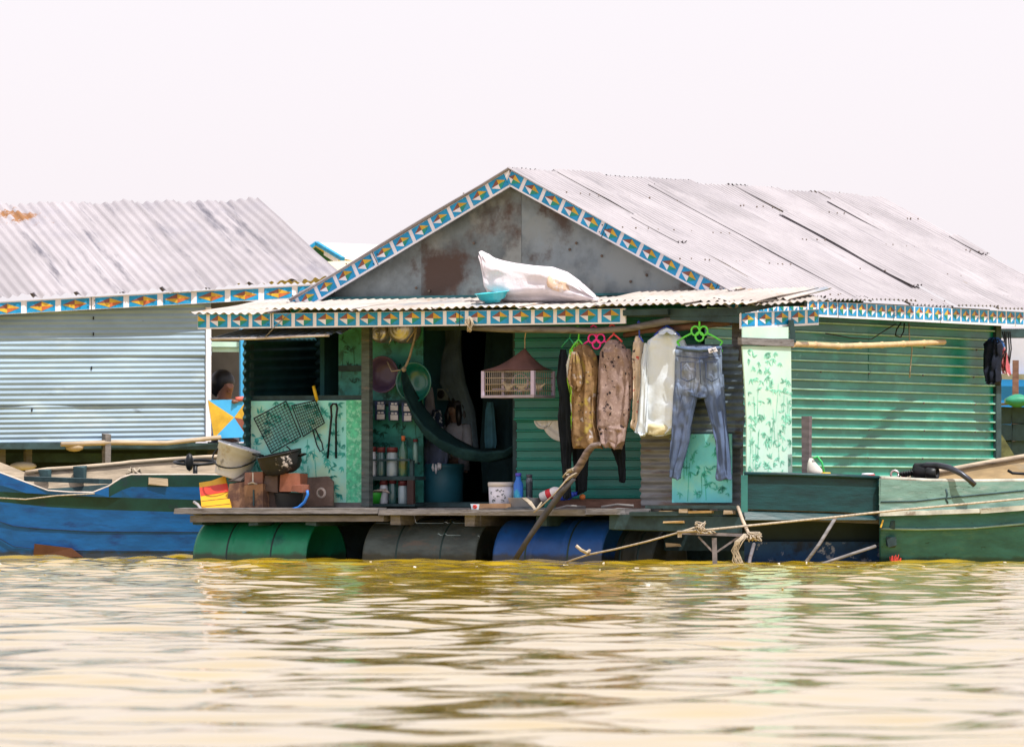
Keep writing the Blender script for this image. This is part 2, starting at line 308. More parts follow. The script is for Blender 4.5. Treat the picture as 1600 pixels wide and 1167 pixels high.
FV = -.03; fA = P(309, 489, FV); fB = P(977, 484, FV); fB.z = fA.z = (fA.z+fB.z)/2
fascia(fA, fB, .118, .1965, -Z, -V, house, off=.10, bot=.10)
cA = P(1158, 489, -.02); cB = hp(uvz(cA)[0]+.24, .84, cA.z+.045)
fascia(cA, cB, .122, .192, -Z, (cB-cA).cross(Z), house, bot=.14, dw=.95, off=.02)
fm = MB()                                                       # porch roof timbers
fm.bar(hp(A0+.05, .0, 1.93), hp(A1-.05, .02, 1.93), .05, .06); fm.bar(hp(A0+.1, 1.0, 2.03), hp(A1, 1.0, 2.03), .05, .07)
for u in (A0+.1, A0+1.2, A0+2.4, A0+3.5, A1-.06): fm.bar(hp(u, -.02, 1.94), hp(u, 1.04, 2.06), .05, .05)
fm.bar(P(975, 489, -.03), P(1045, 487, -.03), .04, .045); fm.bar(P(1050, 495, .03), P(1160, 500, .03), .06, .05)
fm.build('rafter', wood_d, house)
# posts
for nm, x0, x1, y0, y1, v, mt in (('post', 565, 577, 508, 791, .42, wood_t), ('post', 1143, 1156, 498, 795, .27, wood_g), ('post', 384, 392, 520, 790, .55, wood_d), ('post', 801, 809, 512, 790, .92, wood_d),):
    MB().pbox(x0, y0, x1, y1, v, .055, 0, .003).build(nm, mt, house)
# side wall: green ribbed sheets laid on their side
SU = 1.20; sw = MB(); z0, z1 = .44, 2.06
for i, (a, b) in enumerate(((.95, 1.95), (1.94, 3.9), (3.89, 6.32))):
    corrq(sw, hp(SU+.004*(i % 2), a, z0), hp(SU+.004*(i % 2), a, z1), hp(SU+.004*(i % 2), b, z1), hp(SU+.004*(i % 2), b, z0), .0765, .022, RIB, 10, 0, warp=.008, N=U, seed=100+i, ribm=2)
for zz in (z0+.0765*k for k in range(2, 20, 3)):
    for vv in (2.1, 3.0, 3.85, 4.9, 5.9): sw.ball(hp(SU+.02, vv+rnd.uniform(-.03, .03), zz+.01), .009, 6, 1)
sw.build('side_wall', [side_m, nail_m, M('painted_rib_glint', (.26, .50, .40), .3, 0, .3, 4, spec=.8)], house)  # sun glint on the ribs painted in as a paler colour
MB().hbox(SU-.02, SU+.045, 1.925, 1.96, z0+.3, z1, 0, .006).build('seam_strip', wood_d, house)
MB().hbox(SU-.05, SU+.03, 6.30, 6.40, .2, 2.06).build('corner_post', wood_d, house)
MB().hbox(SU-.03, SU+.06, 1.0, 6.5, .30, .42, 0, .01).build('base_beam', wood_d, house)
# front wall (green) in two laps, upper lap proud so that trays can be tucked behind it
fw = MB(); ua, ub = uvz(P(808, 650, .9))[0], uvz(P(1030, 650, .9))[0]; zl = P(840, 657, .86).z
corrq(fw, hp(ua, .90, .42), hp(ua, .90, zl+.06), hp(SU, .90, zl+.06), hp(SU, .90, .42), .0765, .017, RIB, 6, 0, warp=.005, N=-V, seed=120)
corrq(fw, hp(ua, .86, zl), hp(ua, .87, 2.06), hp(SU, .87, 2.06), hp(SU, .86, zl), .0765, .017, RIB, 6, 0, warp=.004, N=-V, seed=121)
fw.build('front_wall', front_m, house)
# printed wall boards: bamboo stems and leaves
def bamboo(mb, o, ex, ez, en, w_, h_, m, seed, dens=1.0, size=1.0):
    r = random.Random(seed); n = max(2, int(w_*h_*120*dens)); size *= .72; e = en*.003
    def leaf(x, y, a, L):
        wd = L*.13; c, s_ = math.cos(a), math.sin(a); pts = [(0, 0), (L*.4, wd), (L, 0), (L*.4, -wd)]; q = []
        for lx, ly in pts:
            xx, yy = x+lx*c-ly*s_, y+lx*s_+ly*c
            if not (0.004 < xx < w_-.004 and 0.004 < yy < h_-.004): return
            q.append(o+ex*xx+ez*yy+e)
        mb.add(q, [(0, 1, 2, 3)], m)
    for i in range(max(2, int(n*.16))):
        x = r.uniform(.03, w_-.03); y = r.uniform(0, h_*.5); L = r.uniform(.18, .42)*size; ln = r.uniform(-.12, .12); L = min(L, h_-y-.01)
        if 0.01 < x+ln*L < w_-.01:
            for k in range(3):
                f0, f1 = k/3, (k+.94)/3
                q = [o+ex*(x+ln*L*f+dx)+ez*(y+L*f)+e for f, dx in ((f0, -.003), (f0, .003), (f1, .003), (f1, -.003))]; mb.add(q, [(0, 1, 2, 3)], m)
    for i in range(n):
        x, y = r.uniform(0, w_), r.uniform(0, h_); base = r.choice((-math.pi/2, -math.pi/2, math.pi/2))+r.uniform(-.6, .6)
        for k in range(r.randint(4, 8)): leaf(x, y, base+r.uniform(-1.5, 1.5), r.uniform(.035, .085)*size)
def board(name, x0, y0, x1, y1, v, t, mt, parent, leaf=leaf_pr, seed=1, dens=1.0, size=1.0, **kw):
    mb = MB().pbox(x0, y0, x1, y1, v, t); a = P(x0, (y0+y1)/2, v); a.z = P((x0+x1)/2, y1, v).z
    wd = (P(x1, (y0+y1)/2, v)-P(x0, (y0+y1)/2, v)).length; h = P((x0+x1)/2, y0, v).z-a.z
    if dens: bamboo(mb, a, U, Z, -V, wd, h, 1, seed, dens, size)
    return mb.build(name, [mt, leaf], parent, **kw)
board('printed_board', 576, 505, 661, 792, .88, .015, teal_w, house, leaf_dk, 5, .8)
board('printed_board', 529, 512, 565, 630, .86, .015, teal_w, house, leaf_dk, 6, .8)
MB().pbox(529, 571, 565, 580, .84, .02).build('wall_batten', wood_d, house); MB().pbox(577, 625, 658, 634, .862, .016).build('wall_batten', wood_d, house)
# kitchen corner: low panel at the front, dark void behind it
kp = MB().pbox(392, 626, 541, 786, .55, .014, 0); kp.pbox(541, 625, 569, 786, .548, .016, 2)
a = P(392, 700, .55); a.z = P(460, 786, .55).z; bamboo(kp, a, U, Z, -V, (P(541, 700, .55)-P(392, 700, .55)).length, .82, 1, 9, 1.25)
kp.build('kitchen_panel', [mint_w, leaf_pr, speck_w], house)
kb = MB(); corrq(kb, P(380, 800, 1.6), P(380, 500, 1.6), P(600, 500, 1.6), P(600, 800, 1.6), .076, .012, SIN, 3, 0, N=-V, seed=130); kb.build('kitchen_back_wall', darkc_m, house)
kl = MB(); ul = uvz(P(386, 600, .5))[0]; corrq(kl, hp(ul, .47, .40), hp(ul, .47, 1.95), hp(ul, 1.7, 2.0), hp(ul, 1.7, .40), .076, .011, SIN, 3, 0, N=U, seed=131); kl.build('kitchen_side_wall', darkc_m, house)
MB().pbox(392, 785, 570, 793, .53, .06).build('panel_sill', wood_g, house)
MB().pbox(388, 618, 570, 627, .57, .05).build('panel_rail', wood_d, house)
# propped flap over the kitchen opening
fl = MB(); corrq(fl, P(326, 530, -.02), P(536, 521, -.02), P(560, 508, .62), P(398, 511, .62), .076, .009, SIN, 5, 0, warp=.012, rag=.01, N=Z, seed=140)
fl.tube([P(330, 530, -.03), P(400, 529, -.03), P(460, 526, -.03), P(514, 524, -.03)], .011, 6, 1); fl.build('window_flap', [M('blue_grey_sheet', (.26, .34, .42), .45, .0, .3, 4), M('pale_bamboo_rod', (.5, .44, .40), .6)], house)
MB().tube([P(452, 490, -.05), P(432, 508, -.06), P(414, 527, -.05)], .004, 5).build('flap_cord', rope_d, house)
# interior
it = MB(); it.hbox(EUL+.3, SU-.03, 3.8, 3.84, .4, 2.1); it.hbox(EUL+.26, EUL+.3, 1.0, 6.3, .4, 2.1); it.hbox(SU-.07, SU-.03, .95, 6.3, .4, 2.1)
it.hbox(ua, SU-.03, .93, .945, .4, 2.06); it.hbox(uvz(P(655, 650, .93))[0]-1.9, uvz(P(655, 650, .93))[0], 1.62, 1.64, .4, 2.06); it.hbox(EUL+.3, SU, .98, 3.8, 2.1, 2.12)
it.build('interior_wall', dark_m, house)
MB().pbox(560, 508, 1010, 515, .93, .05).build('lintel', wood_d, house)
MB().hbox(EUL+.2, SU, .95, 6.3, .37, .43).build('house_floor', wood_d, house)
MB().pbox(560, 785, 812, 792, .84, .06, 0, .004).build('door_sill', wood_d, house)
ff = MB(); ff.hbox((EUL+.05), SU+.9, 1.15, 1.25, -.3, .36, 0, .01); ff.hbox((EUL+.05), (EUL+.05)+.06, 1.2, 6.0, -.3, .36); ff.hbox(SU-.06, SU+.0, 1.3, 6.4, -.3, .36); ff.build('added_dark_skirt', wood_d, house)  # dark skirt added to close bright gaps and keep the under-deck dark
# deck
dk = MB(); d0, d1 = uvz(P(272, 797, -.1))[0], uvz(P(1010, 800, -.1))[0]; v = -.10
for i in range(8):
    x = d0; b = d1+rnd.uniform(-.1, .2) if i else uvz(P(965, 800, -.1))[0]
    while x < b:
        x2 = min(b, x+rnd.uniform(1.6, 2.6)); z_ = .415+rnd.uniform(-.006, .006)
        dk.hbox(x, x2-.006, v, v+.135, z_-.045, z_, 0, .005); x = x2
    v += .142
dk.hbox(d0+.12, d0+1.9, -.06, .08, .315, .365, 0, .006)
dk.build('deck', wood_g, house)
for px in (312, 400, 490, 622, 738, 850): MB().hbox(uvz(P(px, 810, 0))[0]-.045, uvz(P(px, 810, 0))[0]+.045, -.04, 1.1, .285, .366, 0, .006).build('joist', wood_g if px in (622, 738) else wood_d, house)
lo = MB(); lo.bar(P(955, 815, -.02), P(1162, 820, .0), .05, .12, j=.006); lo.bar(P(990, 802, .0), P(1160, 801, .1), .2, .03, j=.006); lo.bar(P(1010, 846, .5), P(1180, 846, .5), .06, .14)
lo.build('lower_beam', wood_d, house)
for x0, y0, x1, y1, mt in ((1029, 798, 1050, 802, bamboo_m), (1060, 795, 1074, 801, wood_p), (1076, 798, 1112, 801.5, bamboo_m), (1130, 797, 1144, 803, wood_p), (1036, 814, 1068, 817, bamboo_m), (1008, 790, 1156, 795, wood_d)):
    MB().pbox(x0, y0, x1, y1, -.06, .10, 0, .004).build('batten', mt, house)
MB().pbox(868, 780, 1027, 794, .30, .03, 0, .004).build('kick_board', wood_b, house)
# right end of the porch: bent dark sheet, bare board, printed boards
ps = MB(); rings = []
xr = [(536, 1150), (560, 1157), (600, 1163), (640, 1165), (680, 1163), (715, 1160), (760, 1158), (792, 1156)]
def sheet(mb, x0f, x1f, y0, y1, v, pitch, amp, m=0, seed=0, curl=.10):
    n = int((y1-y0)/200/pitch*8); vs = []; K = 14
    for j in range(n+1):
        y = lerp(y0, y1, j/n)
        for i in range(K+1):
            s_ = i/K; p = P(lerp(x0f(y), x1f(y), s_), y, v)
            vs.append(p - V*(amp*math.sin(2*math.pi*j/8)+curl*max(0, s_-.75)**2*8*abs(NZ.noise(Ve((y*.03, seed, 0)))+.3)+.02*NZ.noise(Ve((s_*3, y*.01, seed)))))
    mb.add(vs, [(j*(K+1)+i, j*(K+1)+i+1, (j+1)*(K+1)+i+1, (j+1)*(K+1)+i) for j in range(n) for i in range(K)], m, True)
xrf = lambda y: 5*NZ.noise(Ve((y*.09, 7, 0)))+ float(np.interp(y, [a for a, b in xr], [b for a, b in xr]))
sheet(ps, lambda y: 1050+8*NZ.noise(Ve((y*.1, 0, 0))), xrf, 538, 700, .16, .055, .009, 0, 3)
ps.build('dark_patch_sheet', M('dark_blue_sheet', (.15, .20, .25), .38, .2, .35, 5, patch=((.10, .10, .11), 6, .55, .7)), house)
ps = MB(); sheet(ps, lambda y: 1001+4*NZ.noise(Ve((y*.13, 4, 0))), lambda y: 1158, 640, 794, .24, .06, .008, 0, 8, .04)
ps.build('rusty_patch_sheet', M('grey_brown_sheet', (.20, .21, .225), .55, .1, .3, 3, (1, 1, 5), patch=((.17, .12, .10), 3.5, .54, .68), patch2=((.09, .10, .12), 2.5, .55, .7)), house)
board('printed_board', 1050, 678, 1143, 785, .13, .012, cyan_w, house, leaf_pr, 21, 1.3)
# side board hung between the awning corner and the boat
sb0, sb1 = hp(2.10, .02, 0), hp(2.24, .75, 0); bd = (sb1-sb0).normalized(); bn = bd.cross(Z)
def Ps(px, py):
    d = ray(px, py); return CP + d*((sb0-CP).dot(bn)/d.dot(bn))
sbm = MB(); tl, tr, br, bl = Ps(1160, 541), Ps(1236, 541), Ps(1238, 742), Ps(1167, 742); 
sbm.prism([bl, br, tr, Ps(1195, 541), tl, Ps(1164, 600), Ps(1167, 660)], -bn*.01)
sx = (br-bl); bamboo(sbm, Ps(1167, 742), sx.normalized(), Z, bn, sx.length, tl.z-bl.z, 1, 31, 1.5)
sbm.build('side_printed_board', [pale_w, leaf_pl], house)
MB().bar(Ps(1156, 533), Ps(1238, 536), .04, .055, 0, j=.003).build('side_rail', wood_g, house)
MB().prism([Ps(1160, 511), Ps(1232, 511), Ps(1232, 529), Ps(1160, 529)], -bn*.008).build('side_printed_strip', pale_w, house)
MB().bar(Ps(1236, 500), Ps(1240, 535), .05, .04, 0, up=X).build('side_hanger', wood_d, house)
def stain(mt, z, h, col=(.035, .032, .014)):                     # algae and silt dried on just above the water, z in the object's own frame
    t = mt.node_tree; N = t.nodes; L = t.links; b = N['Principled BSDF']; src = b.inputs['Base Color'].links[0].from_socket
    tc = N.new('ShaderNodeTexCoord'); sp = N.new('ShaderNodeSeparateXYZ'); L.new(tc.outputs['Object'], sp.inputs[0])
    n = N.new('ShaderNodeTexNoise'); n.inputs['Scale'].default_value = 9; n.inputs['Detail'].default_value = 6; L.new(tc.outputs['Object'], n.inputs['Vector'])
    m = N.new('ShaderNodeMath'); m.operation = 'MULTIPLY_ADD'; m.inputs[1].default_value = -h*1.6; L.new(n.outputs['Fac'], m.inputs[0]); L.new(sp.outputs[2], m.inputs[2])
    mr = N.new('ShaderNodeMapRange'); mr.inputs[1].default_value = z+h*.35; mr.inputs[2].default_value = z-h*.15; L.new(m.outputs[0], mr.inputs[0])
    mm = N.new('ShaderNodeMath'); mm.operation = 'MULTIPLY'; mm.inputs[1].default_value = .8; L.new(mr.outputs[0], mm.inputs[0])
    x = N.new('ShaderNodeMix'); x.data_type = 'RGBA'; x.inputs[7].default_value = (*col, 1); L.new(mm.outputs[0], x.inputs[0]); L.new(src, x.inputs[6]); L.new(x.outputs[2], b.inputs['Base Color'])
for m_ in (drum_g, drum_k, drum_b, drum_d): stain(m_, .335, .07)
# ------------------------------------------------------------------ barrels under the deck
hoop_m = M('dark_hoop', (.008, .03, .03), .5)
def barrel(xl, xr_, mt, label, v=.34, r=.335, zc=.0, dz=0.0):
    a = P(xl, HOR, v); b = P(xr_, HOR, v); a.z = zc; b.z = zc+dz; ax = (b-a); L = ax.length; ax.normalize()
    e = E('barrel', ((a+b)/2).to_tuple()[:2]+(zc-r,), label, 'barrel', 'barrels floating the green house')
    pr = [(0, 0), (r*.93, 0), (r*.93, -.012), (r*.985, -.012), (r, .012), (r, .05)]
    for c in (.30, .36, .64, .70): pr += [(r, c*L-.02), (r*1.026, c*L-.006), (r*1.026, c*L+.006), (r, c*L+.02)]
    pr += [(r, L-.05), (r, L-.012), (r*.985, L+.012), (r*.93, L+.012), (r*.93, L), (0, L)]
    MB().lathe(a, pr, 40, ax).build('body', mt, e)
    MB().lathe(b+ax*.004-Z*r*.5, [(.0, .02), (.035, .02), (.035, 0)], 12, ax).build('bung', blackm, e)
    for c in (.30, .70): MB().lathe(a, [(r*1.024, c*L-.008), (r*1.034, c*L), (r*1.024, c*L+.008)], 40, ax).build('hoop', hoop_m, e)
barrel(336, 508, drum_g, 'bright green plastic barrel under the left end of the deck')
barrel(600, 772, drum_k, 'rusty grey barrel in the middle under the deck')
barrel(803, 968, drum_b, 'blue plastic barrel under the deck behind the slanting pole')
barrel(975, 1045, drum_d, 'dark dull barrel, half hidden right of the blue one', .55, .30, -.02)
# ------------------------------------------------------------------ left house
BL = math.radians(18); LU = Ve((math.cos(BL), math.sin(BL), 0)); LN = Ve((math.sin(BL), -math.cos(BL), 0)); LO = PD(160, HOR, 71.0)
def PL(px, py, off=0.0):                                       # point on the left house's front plane, off metres in front of it
    d = ray(px, py); return CP + d*((LO+LN*off-CP).dot(LN)/d.dot(LN))
lh = E('stilt_house', PL(160, 860), 'pale blue corrugated house with rust stained roof and orange diamond trim behind the blue boat', 'house')
mb = MB(); r2 = random.Random(5); ridge = lambda px, py: PL(px, py, -1.9); xsl = [-150+66*i for i in range(11)]
for i in range(10):
    k0, k1 = i/10, (i+1)/10+.015; e = .012*(i % 2)+r2.uniform(0, .01)
    eL = lambda k: lerp(-150, 524, k); rL = lambda k: lerp(-262, 392, k)
    dz = r2.uniform(-2, 3)
    a, b = PL(eL(k0), lerp(478, 442, k0)-dz, .18), PL(eL(k1), lerp(478, 442, k1)-dz, .18); c, d = ridge(rL(k1), lerp(326, 318, k1)), ridge(rL(k0), lerp(326, 318, k0))
    nn = (b-a).cross(d-a).normalized(); nn = nn if nn.z > 0 else -nn
    corrq(mb, a+nn*e, b+nn*(e+r2.uniform(.015, .05)), c+nn*(e+r2.uniform(.01, .045)), d+nn*e, .09, .012, SIN, 7, 0, warp=.016, rag=.012, N=nn, seed=200+i)
lroof = mb.build('roof', [roofL_m], lh)
def spot(mt, ob, wp, r, col, ns=5, amp=2.6):                                   # a rust stain with a ragged edge at one place of a sheet
    t = mt.node_tree; N = t.nodes; L = t.links; b = N['Principled BSDF']; src = b.inputs['Base Color'].links[0].from_socket
    tc = N.new('ShaderNodeTexCoord'); d = N.new('ShaderNodeVectorMath'); d.operation = 'DISTANCE'; d.inputs[1].default_value = tuple(wp-ORG[ob]); L.new(tc.outputs['Object'], d.inputs[0])
    n = N.new('ShaderNodeTexNoise'); n.inputs['Scale'].default_value = ns; n.inputs['Detail'].default_value = 6; n.inputs['Roughness'].default_value = .75; L.new(tc.outputs['Object'], n.inputs['Vector'])
    m = N.new('ShaderNodeMath'); m.operation = 'MULTIPLY_ADD'; m.inputs[1].default_value = r*amp; L.new(n.outputs['Fac'], m.inputs[0]); L.new(d.outputs['Value'], m.inputs[2])
    mr = N.new('ShaderNodeMapRange'); mr.inputs[1].default_value = r*2.05; mr.inputs[2].default_value = r*1.8; L.new(m.outputs[0], mr.inputs[0])
    x = N.new('ShaderNodeMix'); x.data_type = 'RGBA'; x.inputs[7].default_value = (*col, 1); L.new(mr.outputs[0], x.inputs[0]); L.new(src, x.inputs[6]); L.new(x.outputs[2], b.inputs['Base Color'])
spot(roofL_m, lroof, PL(25, 342, -1.6), .40, (.27, .125, .045), 7, 3.2)
mb = MB(); corrq(mb, PL(524, 442, .18)+Z*.0, ridge(392, 318), ridge(392, 318)-LN*1.9-Z*.72, PL(524, 442, -4.0), .09, .01, SIN, 2, 0, N=Z, seed=230); mb.build('back_roof', roofL_m, lh)
fa, fb = PL(-60, 475, .14), PL(500, 444, .14); fascia(fa, fb, .118, .325, -Z, LN, lh, scheme=(2, 3, 3, 5), sep=.17, bot=.04, dw=.93, off=.06, top=.10)
fl_ = E  # noqa
mb = MB()
for i, (y0, y1) in enumerate(((694, 628), (634, 548), (556, 470))): corrq(mb, PL(-80, y0, .006*i), PL(-80, y1+3, .006*i-.004), PL(330, y1, .006*i-.004), PL(330, y0-6+3*i, .006*i+.012*(i % 2)), .048, .0045, SIN, 12, 0, warp=.024, rag=.004, N=LN, seed=240+i)
for px, py in ((146, 497), (146, 522), (143, 575), (50, 640)): mb.box(PL(px, py, .012), (.010, .012, .03), (LU, LN, Z), 1)
mb.build('front_wall', [blue_wall_m, blackm], lh)
def lbox(name, x0, y0, x1, y1, off, t, mt, j=0.0):
    a, b = PL(x0, y1, off), PL(x1, y1, off); h = PL(x0, y0, off).z-a.z
    return MB().box((a+b)/2+Z*h/2-LN*t/2, ((b-a).length, t, h), (LU, LN, Z), 0, j).build(name, mt, lh)
lbox('corner_post', 322, 480, 330, 690, .03, .05, white_p)
lbox('window_jamb', 376, 505, 385, 690, .02, .05, sky_p)
lbox('room_back_wall', 300, 470, 420, 690, -1.1, .03, M('room_grey', (.16, .16, .18), .8, 0, .2, 3))
lbox('eave_batten', -60, 484, 520, 492, -.03, .05, wood_d)
lbox('gutter_strip', 330, 534, 377, 542, -.04, .02, pale_w); lbox('gutter_strip', 332, 543, 377, 550, -.07, .02, pale_w)
mb = MB(); q = [PL(325, 625, .03), PL(386, 624, .03), PL(386, 683, .03), PL(334, 685, .03)]; c = PL(366, 652, .034)
mb.prism(q, -LN*.02, 0); f = [x+LN*.004 for x in q]
mid = lambda a, b, t: lerp(a, b, t)
for tri, m_ in (((f[0], f[1], c), 0), ((f[0], f[3], c), 1), ((f[3], f[2], c), 0), ((f[1], mid(f[1], f[2], .55), c), 1), ((mid(f[1], f[2], .55), f[2], c), 2)): mb.add(tri, [(0, 1, 2)], m_)
mb.build('window_panel', [M('panel_blue', (.06, .40, .78), .5, 0, .1, 4), yel_p, brn_p], lh)
# floor and posts
mb = MB(); a, b = PL(-80, 690, .05), PL(400, 690, .05); mb.box((a+b)/2-LN*1.5-Z*.04, ((b-a).length, 3, .06), (LU, LN, Z)); mb.build('floor', wood_d, lh)
mb = MB().tube([PL(95, 694, .1), PL(180, 691, .1), PL(260, 692, .1), PL(345, 683, .1)], [.022, .024, .021, .02], 8, 0, .05); mb.build('floor_pole', wood_p, lh)
for px, w_ in ((3, 10), (45, 9), (168, 9), (300, 9)): lbox('post', px-w_/2, 686 if px != 168 else 678, px+w_/2, 850, .12 if px == 168 else -.3, .09, wood_g if px != 300 else wood_d, .01)
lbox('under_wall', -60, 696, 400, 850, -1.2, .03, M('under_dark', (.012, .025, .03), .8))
lbox('cross_beam', -60, 708, 340, 722, -.5, .08, wood_d)
MB().ball(PL(116, 698, .06), .09, 12, 0, (1, .6, .5)).build('floor_bag', M('tan_sack', (.42, .34, .24), .8, 0, .2, 8), lh, 'tan sack under the pale blue house floor')
# objects stored under it
tag(MB().ball(PL(36, 728, -.2), .08, 12, 0, (1.6, .6, .5)).build('bundle', M('cream_cloth', (.5, .45, .38), .8)), 'cream bundle lying below the floor of the pale blue house', 'bundle')
# the person in the window: skin skeleton
skin_m = M('skin', (.22, .10, .065), .5, 0, .1, 10); hair_m = M('black_hair', (.008, .008, .010), .45, 0, .3, 30, (1, 1, .3))
def skinned(name, nodes, edges, root, mt, parent, lv=2):
    me_ = bpy.data.meshes.new(name); o0 = Ve(nodes[root][0]); me_.from_pydata([tuple(Ve(p)-o0) for p, r_ in nodes], edges, []); ob = bpy.data.objects.new(name, me_); COL.objects.link(ob)
    ob.modifiers.new('skin', 'SKIN'); sub = ob.modifiers.new('sub', 'SUBSURF'); sub.levels = sub.render_levels = lv
    for i, (p, r_) in enumerate(nodes):
        sv = me_.skin_vertices[0].data[i]; sv.radius = r_ if isinstance(r_, tuple) else (r_, r_); sv.use_root = (i == root)
    dg = bpy.context.evaluated_depsgraph_get(); nm = bpy.data.meshes.new_from_object(ob.evaluated_get(dg)); ob.modifiers.clear(); ob.data = nm; nm.name = name
    nm.materials.clear(); nm.materials.append(mt)
    for p in nm.polygons: p.use_smooth = True
    place(ob, o0, parent); return ob
def person(base, fwd, label, shirt, k=1.0, seat=.42, arm=None, long_hair=False, skin=skin_m):
    """seated figure; base is the pelvis point, fwd where the chest faces"""
    f = Ve(fwd).normalized(); s = Z.cross(f); p = Ve(base); e = E('person', p-Z*.1, label, 'person')
    J = lambda a, b, c: p + (f*a + s*b + Z*c)*k
    n = [(J(0, 0, 0), .13*k), (J(.02, 0, .22), (.12*k, .10*k)), (J(.02, 0, .42), (.15*k, .10*k)), (J(.03, 0, .54), .05*k), (J(.045, 0, .62), .078*k), (J(.04, 0, .70), .09*k), (J(.13, 0, .655), .02*k)]
    ed = [(0, 1), (1, 2), (2, 3), (3, 4), (4, 5), (4, 6)]
    for sg in (-1, 1):
        i = len(n); n += [(J(0, sg*.17, .44), .055*k), (J(.06, sg*.23, .20), .042*k), (J(.26, sg*.16, .14) if not arm or sg < 0 else Ve(arm[0]), .034*k), (J(.34, sg*.13, .13) if not arm or sg < 0 else Ve(arm[1]), .030*k)]
        ed += [(2, i), (i, i+1), (i+1, i+2), (i+2, i+3)]
        for q_ in range(4):
            n.append((Ve(n[i+3][0])+(f*.055+s*(q_-1.5)*.018-Z*.012)*k, .008)); ed.append((i+3, len(n)-1))
        i = len(n); n += [(J(.04, sg*.10, -.02), .09*k), (J(.40, sg*.12, .0), .065*k), (J(.42, sg*.12, -seat+.06), .042*k), (J(.54, sg*.13, -seat+.03), .035*k)]
        ed += [(0, i), (i, i+1), (i+1, i+2), (i+2, i+3)]
    b = skinned('body', n, ed, 0, skin, e)
    # shirt follows the torso
    rings = []
    for h, a, d in ((-.08, .165, .15), (.1, .16, .14), (.3, .185, .14), (.42, .19, .125), (.47, .15, .10), (.50, .075, .07)):
        rings.append([J(.02+math.cos(t)*d, math.sin(t)*a, h) for t in [2*math.pi*i/20 for i in range(20)]])
    sh = MB().loft(rings)
    for sg in (-1, 1): sh.tube([J(0, sg*.15, .45), J(.03, sg*.20, .33), J(.06, sg*.235, .20)], [.07*k, .066*k, .06*k], 10)
    sh.build('shirt', shirt, e)
    hr = MB(); c = J(.004, 0, .705); rr = .121*k
    hr.ball(c, rr, 16, 0, (1.02, 1.0, 1.02))
    if long_hair:
        for a in np.linspace(-2.2, 2.2, 9):
            d = -f*math.cos(a)+s*math.sin(a); hr.tube([c+d*rr*.8, c+d*rr*1.05-Z*.12*k, c+d*rr*1.0-Z*.26*k], [.04*k, .045*k, .025*k], 8)
    hr.ball(c-f*.035*k-Z*.045*k, rr*.92, 14); hr.build('hair', hair_m, e)
    ed_ = M('eye_dark', (.03, .015, .015), .4)
    for sg in (-1, 1): MB().ball(J(.118, sg*.032, .665), .011*k, 8, 0).build('eye', ed_, e)
    MB().box(J(.122, 0, .605), (.012*k, .05*k, .01*k), (f, s, Z)).build('mouth', M('lip', (.18, .06, .05), .5), e)
    return e
hd = PL(347, 598, -.45)
person(hd-Z*.66, LN*.9+LU*.35, 'person with black hair leaning at the window of the pale blue house', M('grey_shirt', (.10, .10, .12), .8), .95, .42, (PL(352, 632, -.12), PL(364, 626, .02)))
tag(MB().tube([PL(368, 624, .04), PL(380, 622.5, .04)], .022, 8).build('cloth', M('coral_cloth', (.55, .13, .10), .7)), 'small coral red cloth held at the window sill', 'cloth')
# ------------------------------------------------------------------ blue boat at the left
bb = E('wooden_boat', PD(130, 850, 65), 'blue wooden boat with dark green stripe, pale inner planks and steering wheel', 'boat')
bx = [-120, -60, 0, 40, 75, 110, 145, 170, 190, 205, 260, 320, 380]
top = [670, 705, 739, 754, 767, 769.5, 770, 760, 747, 742, 742, 742, 743]; ftop = [690, 705, 722, 738, 733, 731, 728, 726, 724, 722, 718, 714, 712]
Dn, Df = 64.2, 65.5; rings = []; mats_b = [M('boat_blue', (.003, .108, .37), .38, 0, .22, 3, (1, 1, 3), patch=((.004, .045, .19), 3, .5, .72), patch2=((.03, .05, .08), 11, .68, .74), bump=.003), M('boat_green', (.004, .05, .045), .45, 0, .3, 4, patch=((.01, .03, .05), 6, .55, .7)), wood_p, M('boat_rim', (.55, .48, .42), .6, 0, .2, 8), M('boat_rust', (.12, .05, .03), .7)]
def prof(i):
    x = bx[i]; t = PD(x, top[i], Dn); ftp = PD(x, ftop[i], Df); zt_ = t.z
    g1 = min(zt_-.01, CAMH+(HOR-lerp(768, 776, np.clip(x/300, 0, 1)))/FPX*Dn+.02); 
    zb = np.interp(x, [-120, -30, 18, 120, 380], [.35, .12, -.12, -.2, -.2])
    return t, ftp, zb
hull = {k: MB() for k in ('blue', 'in')}
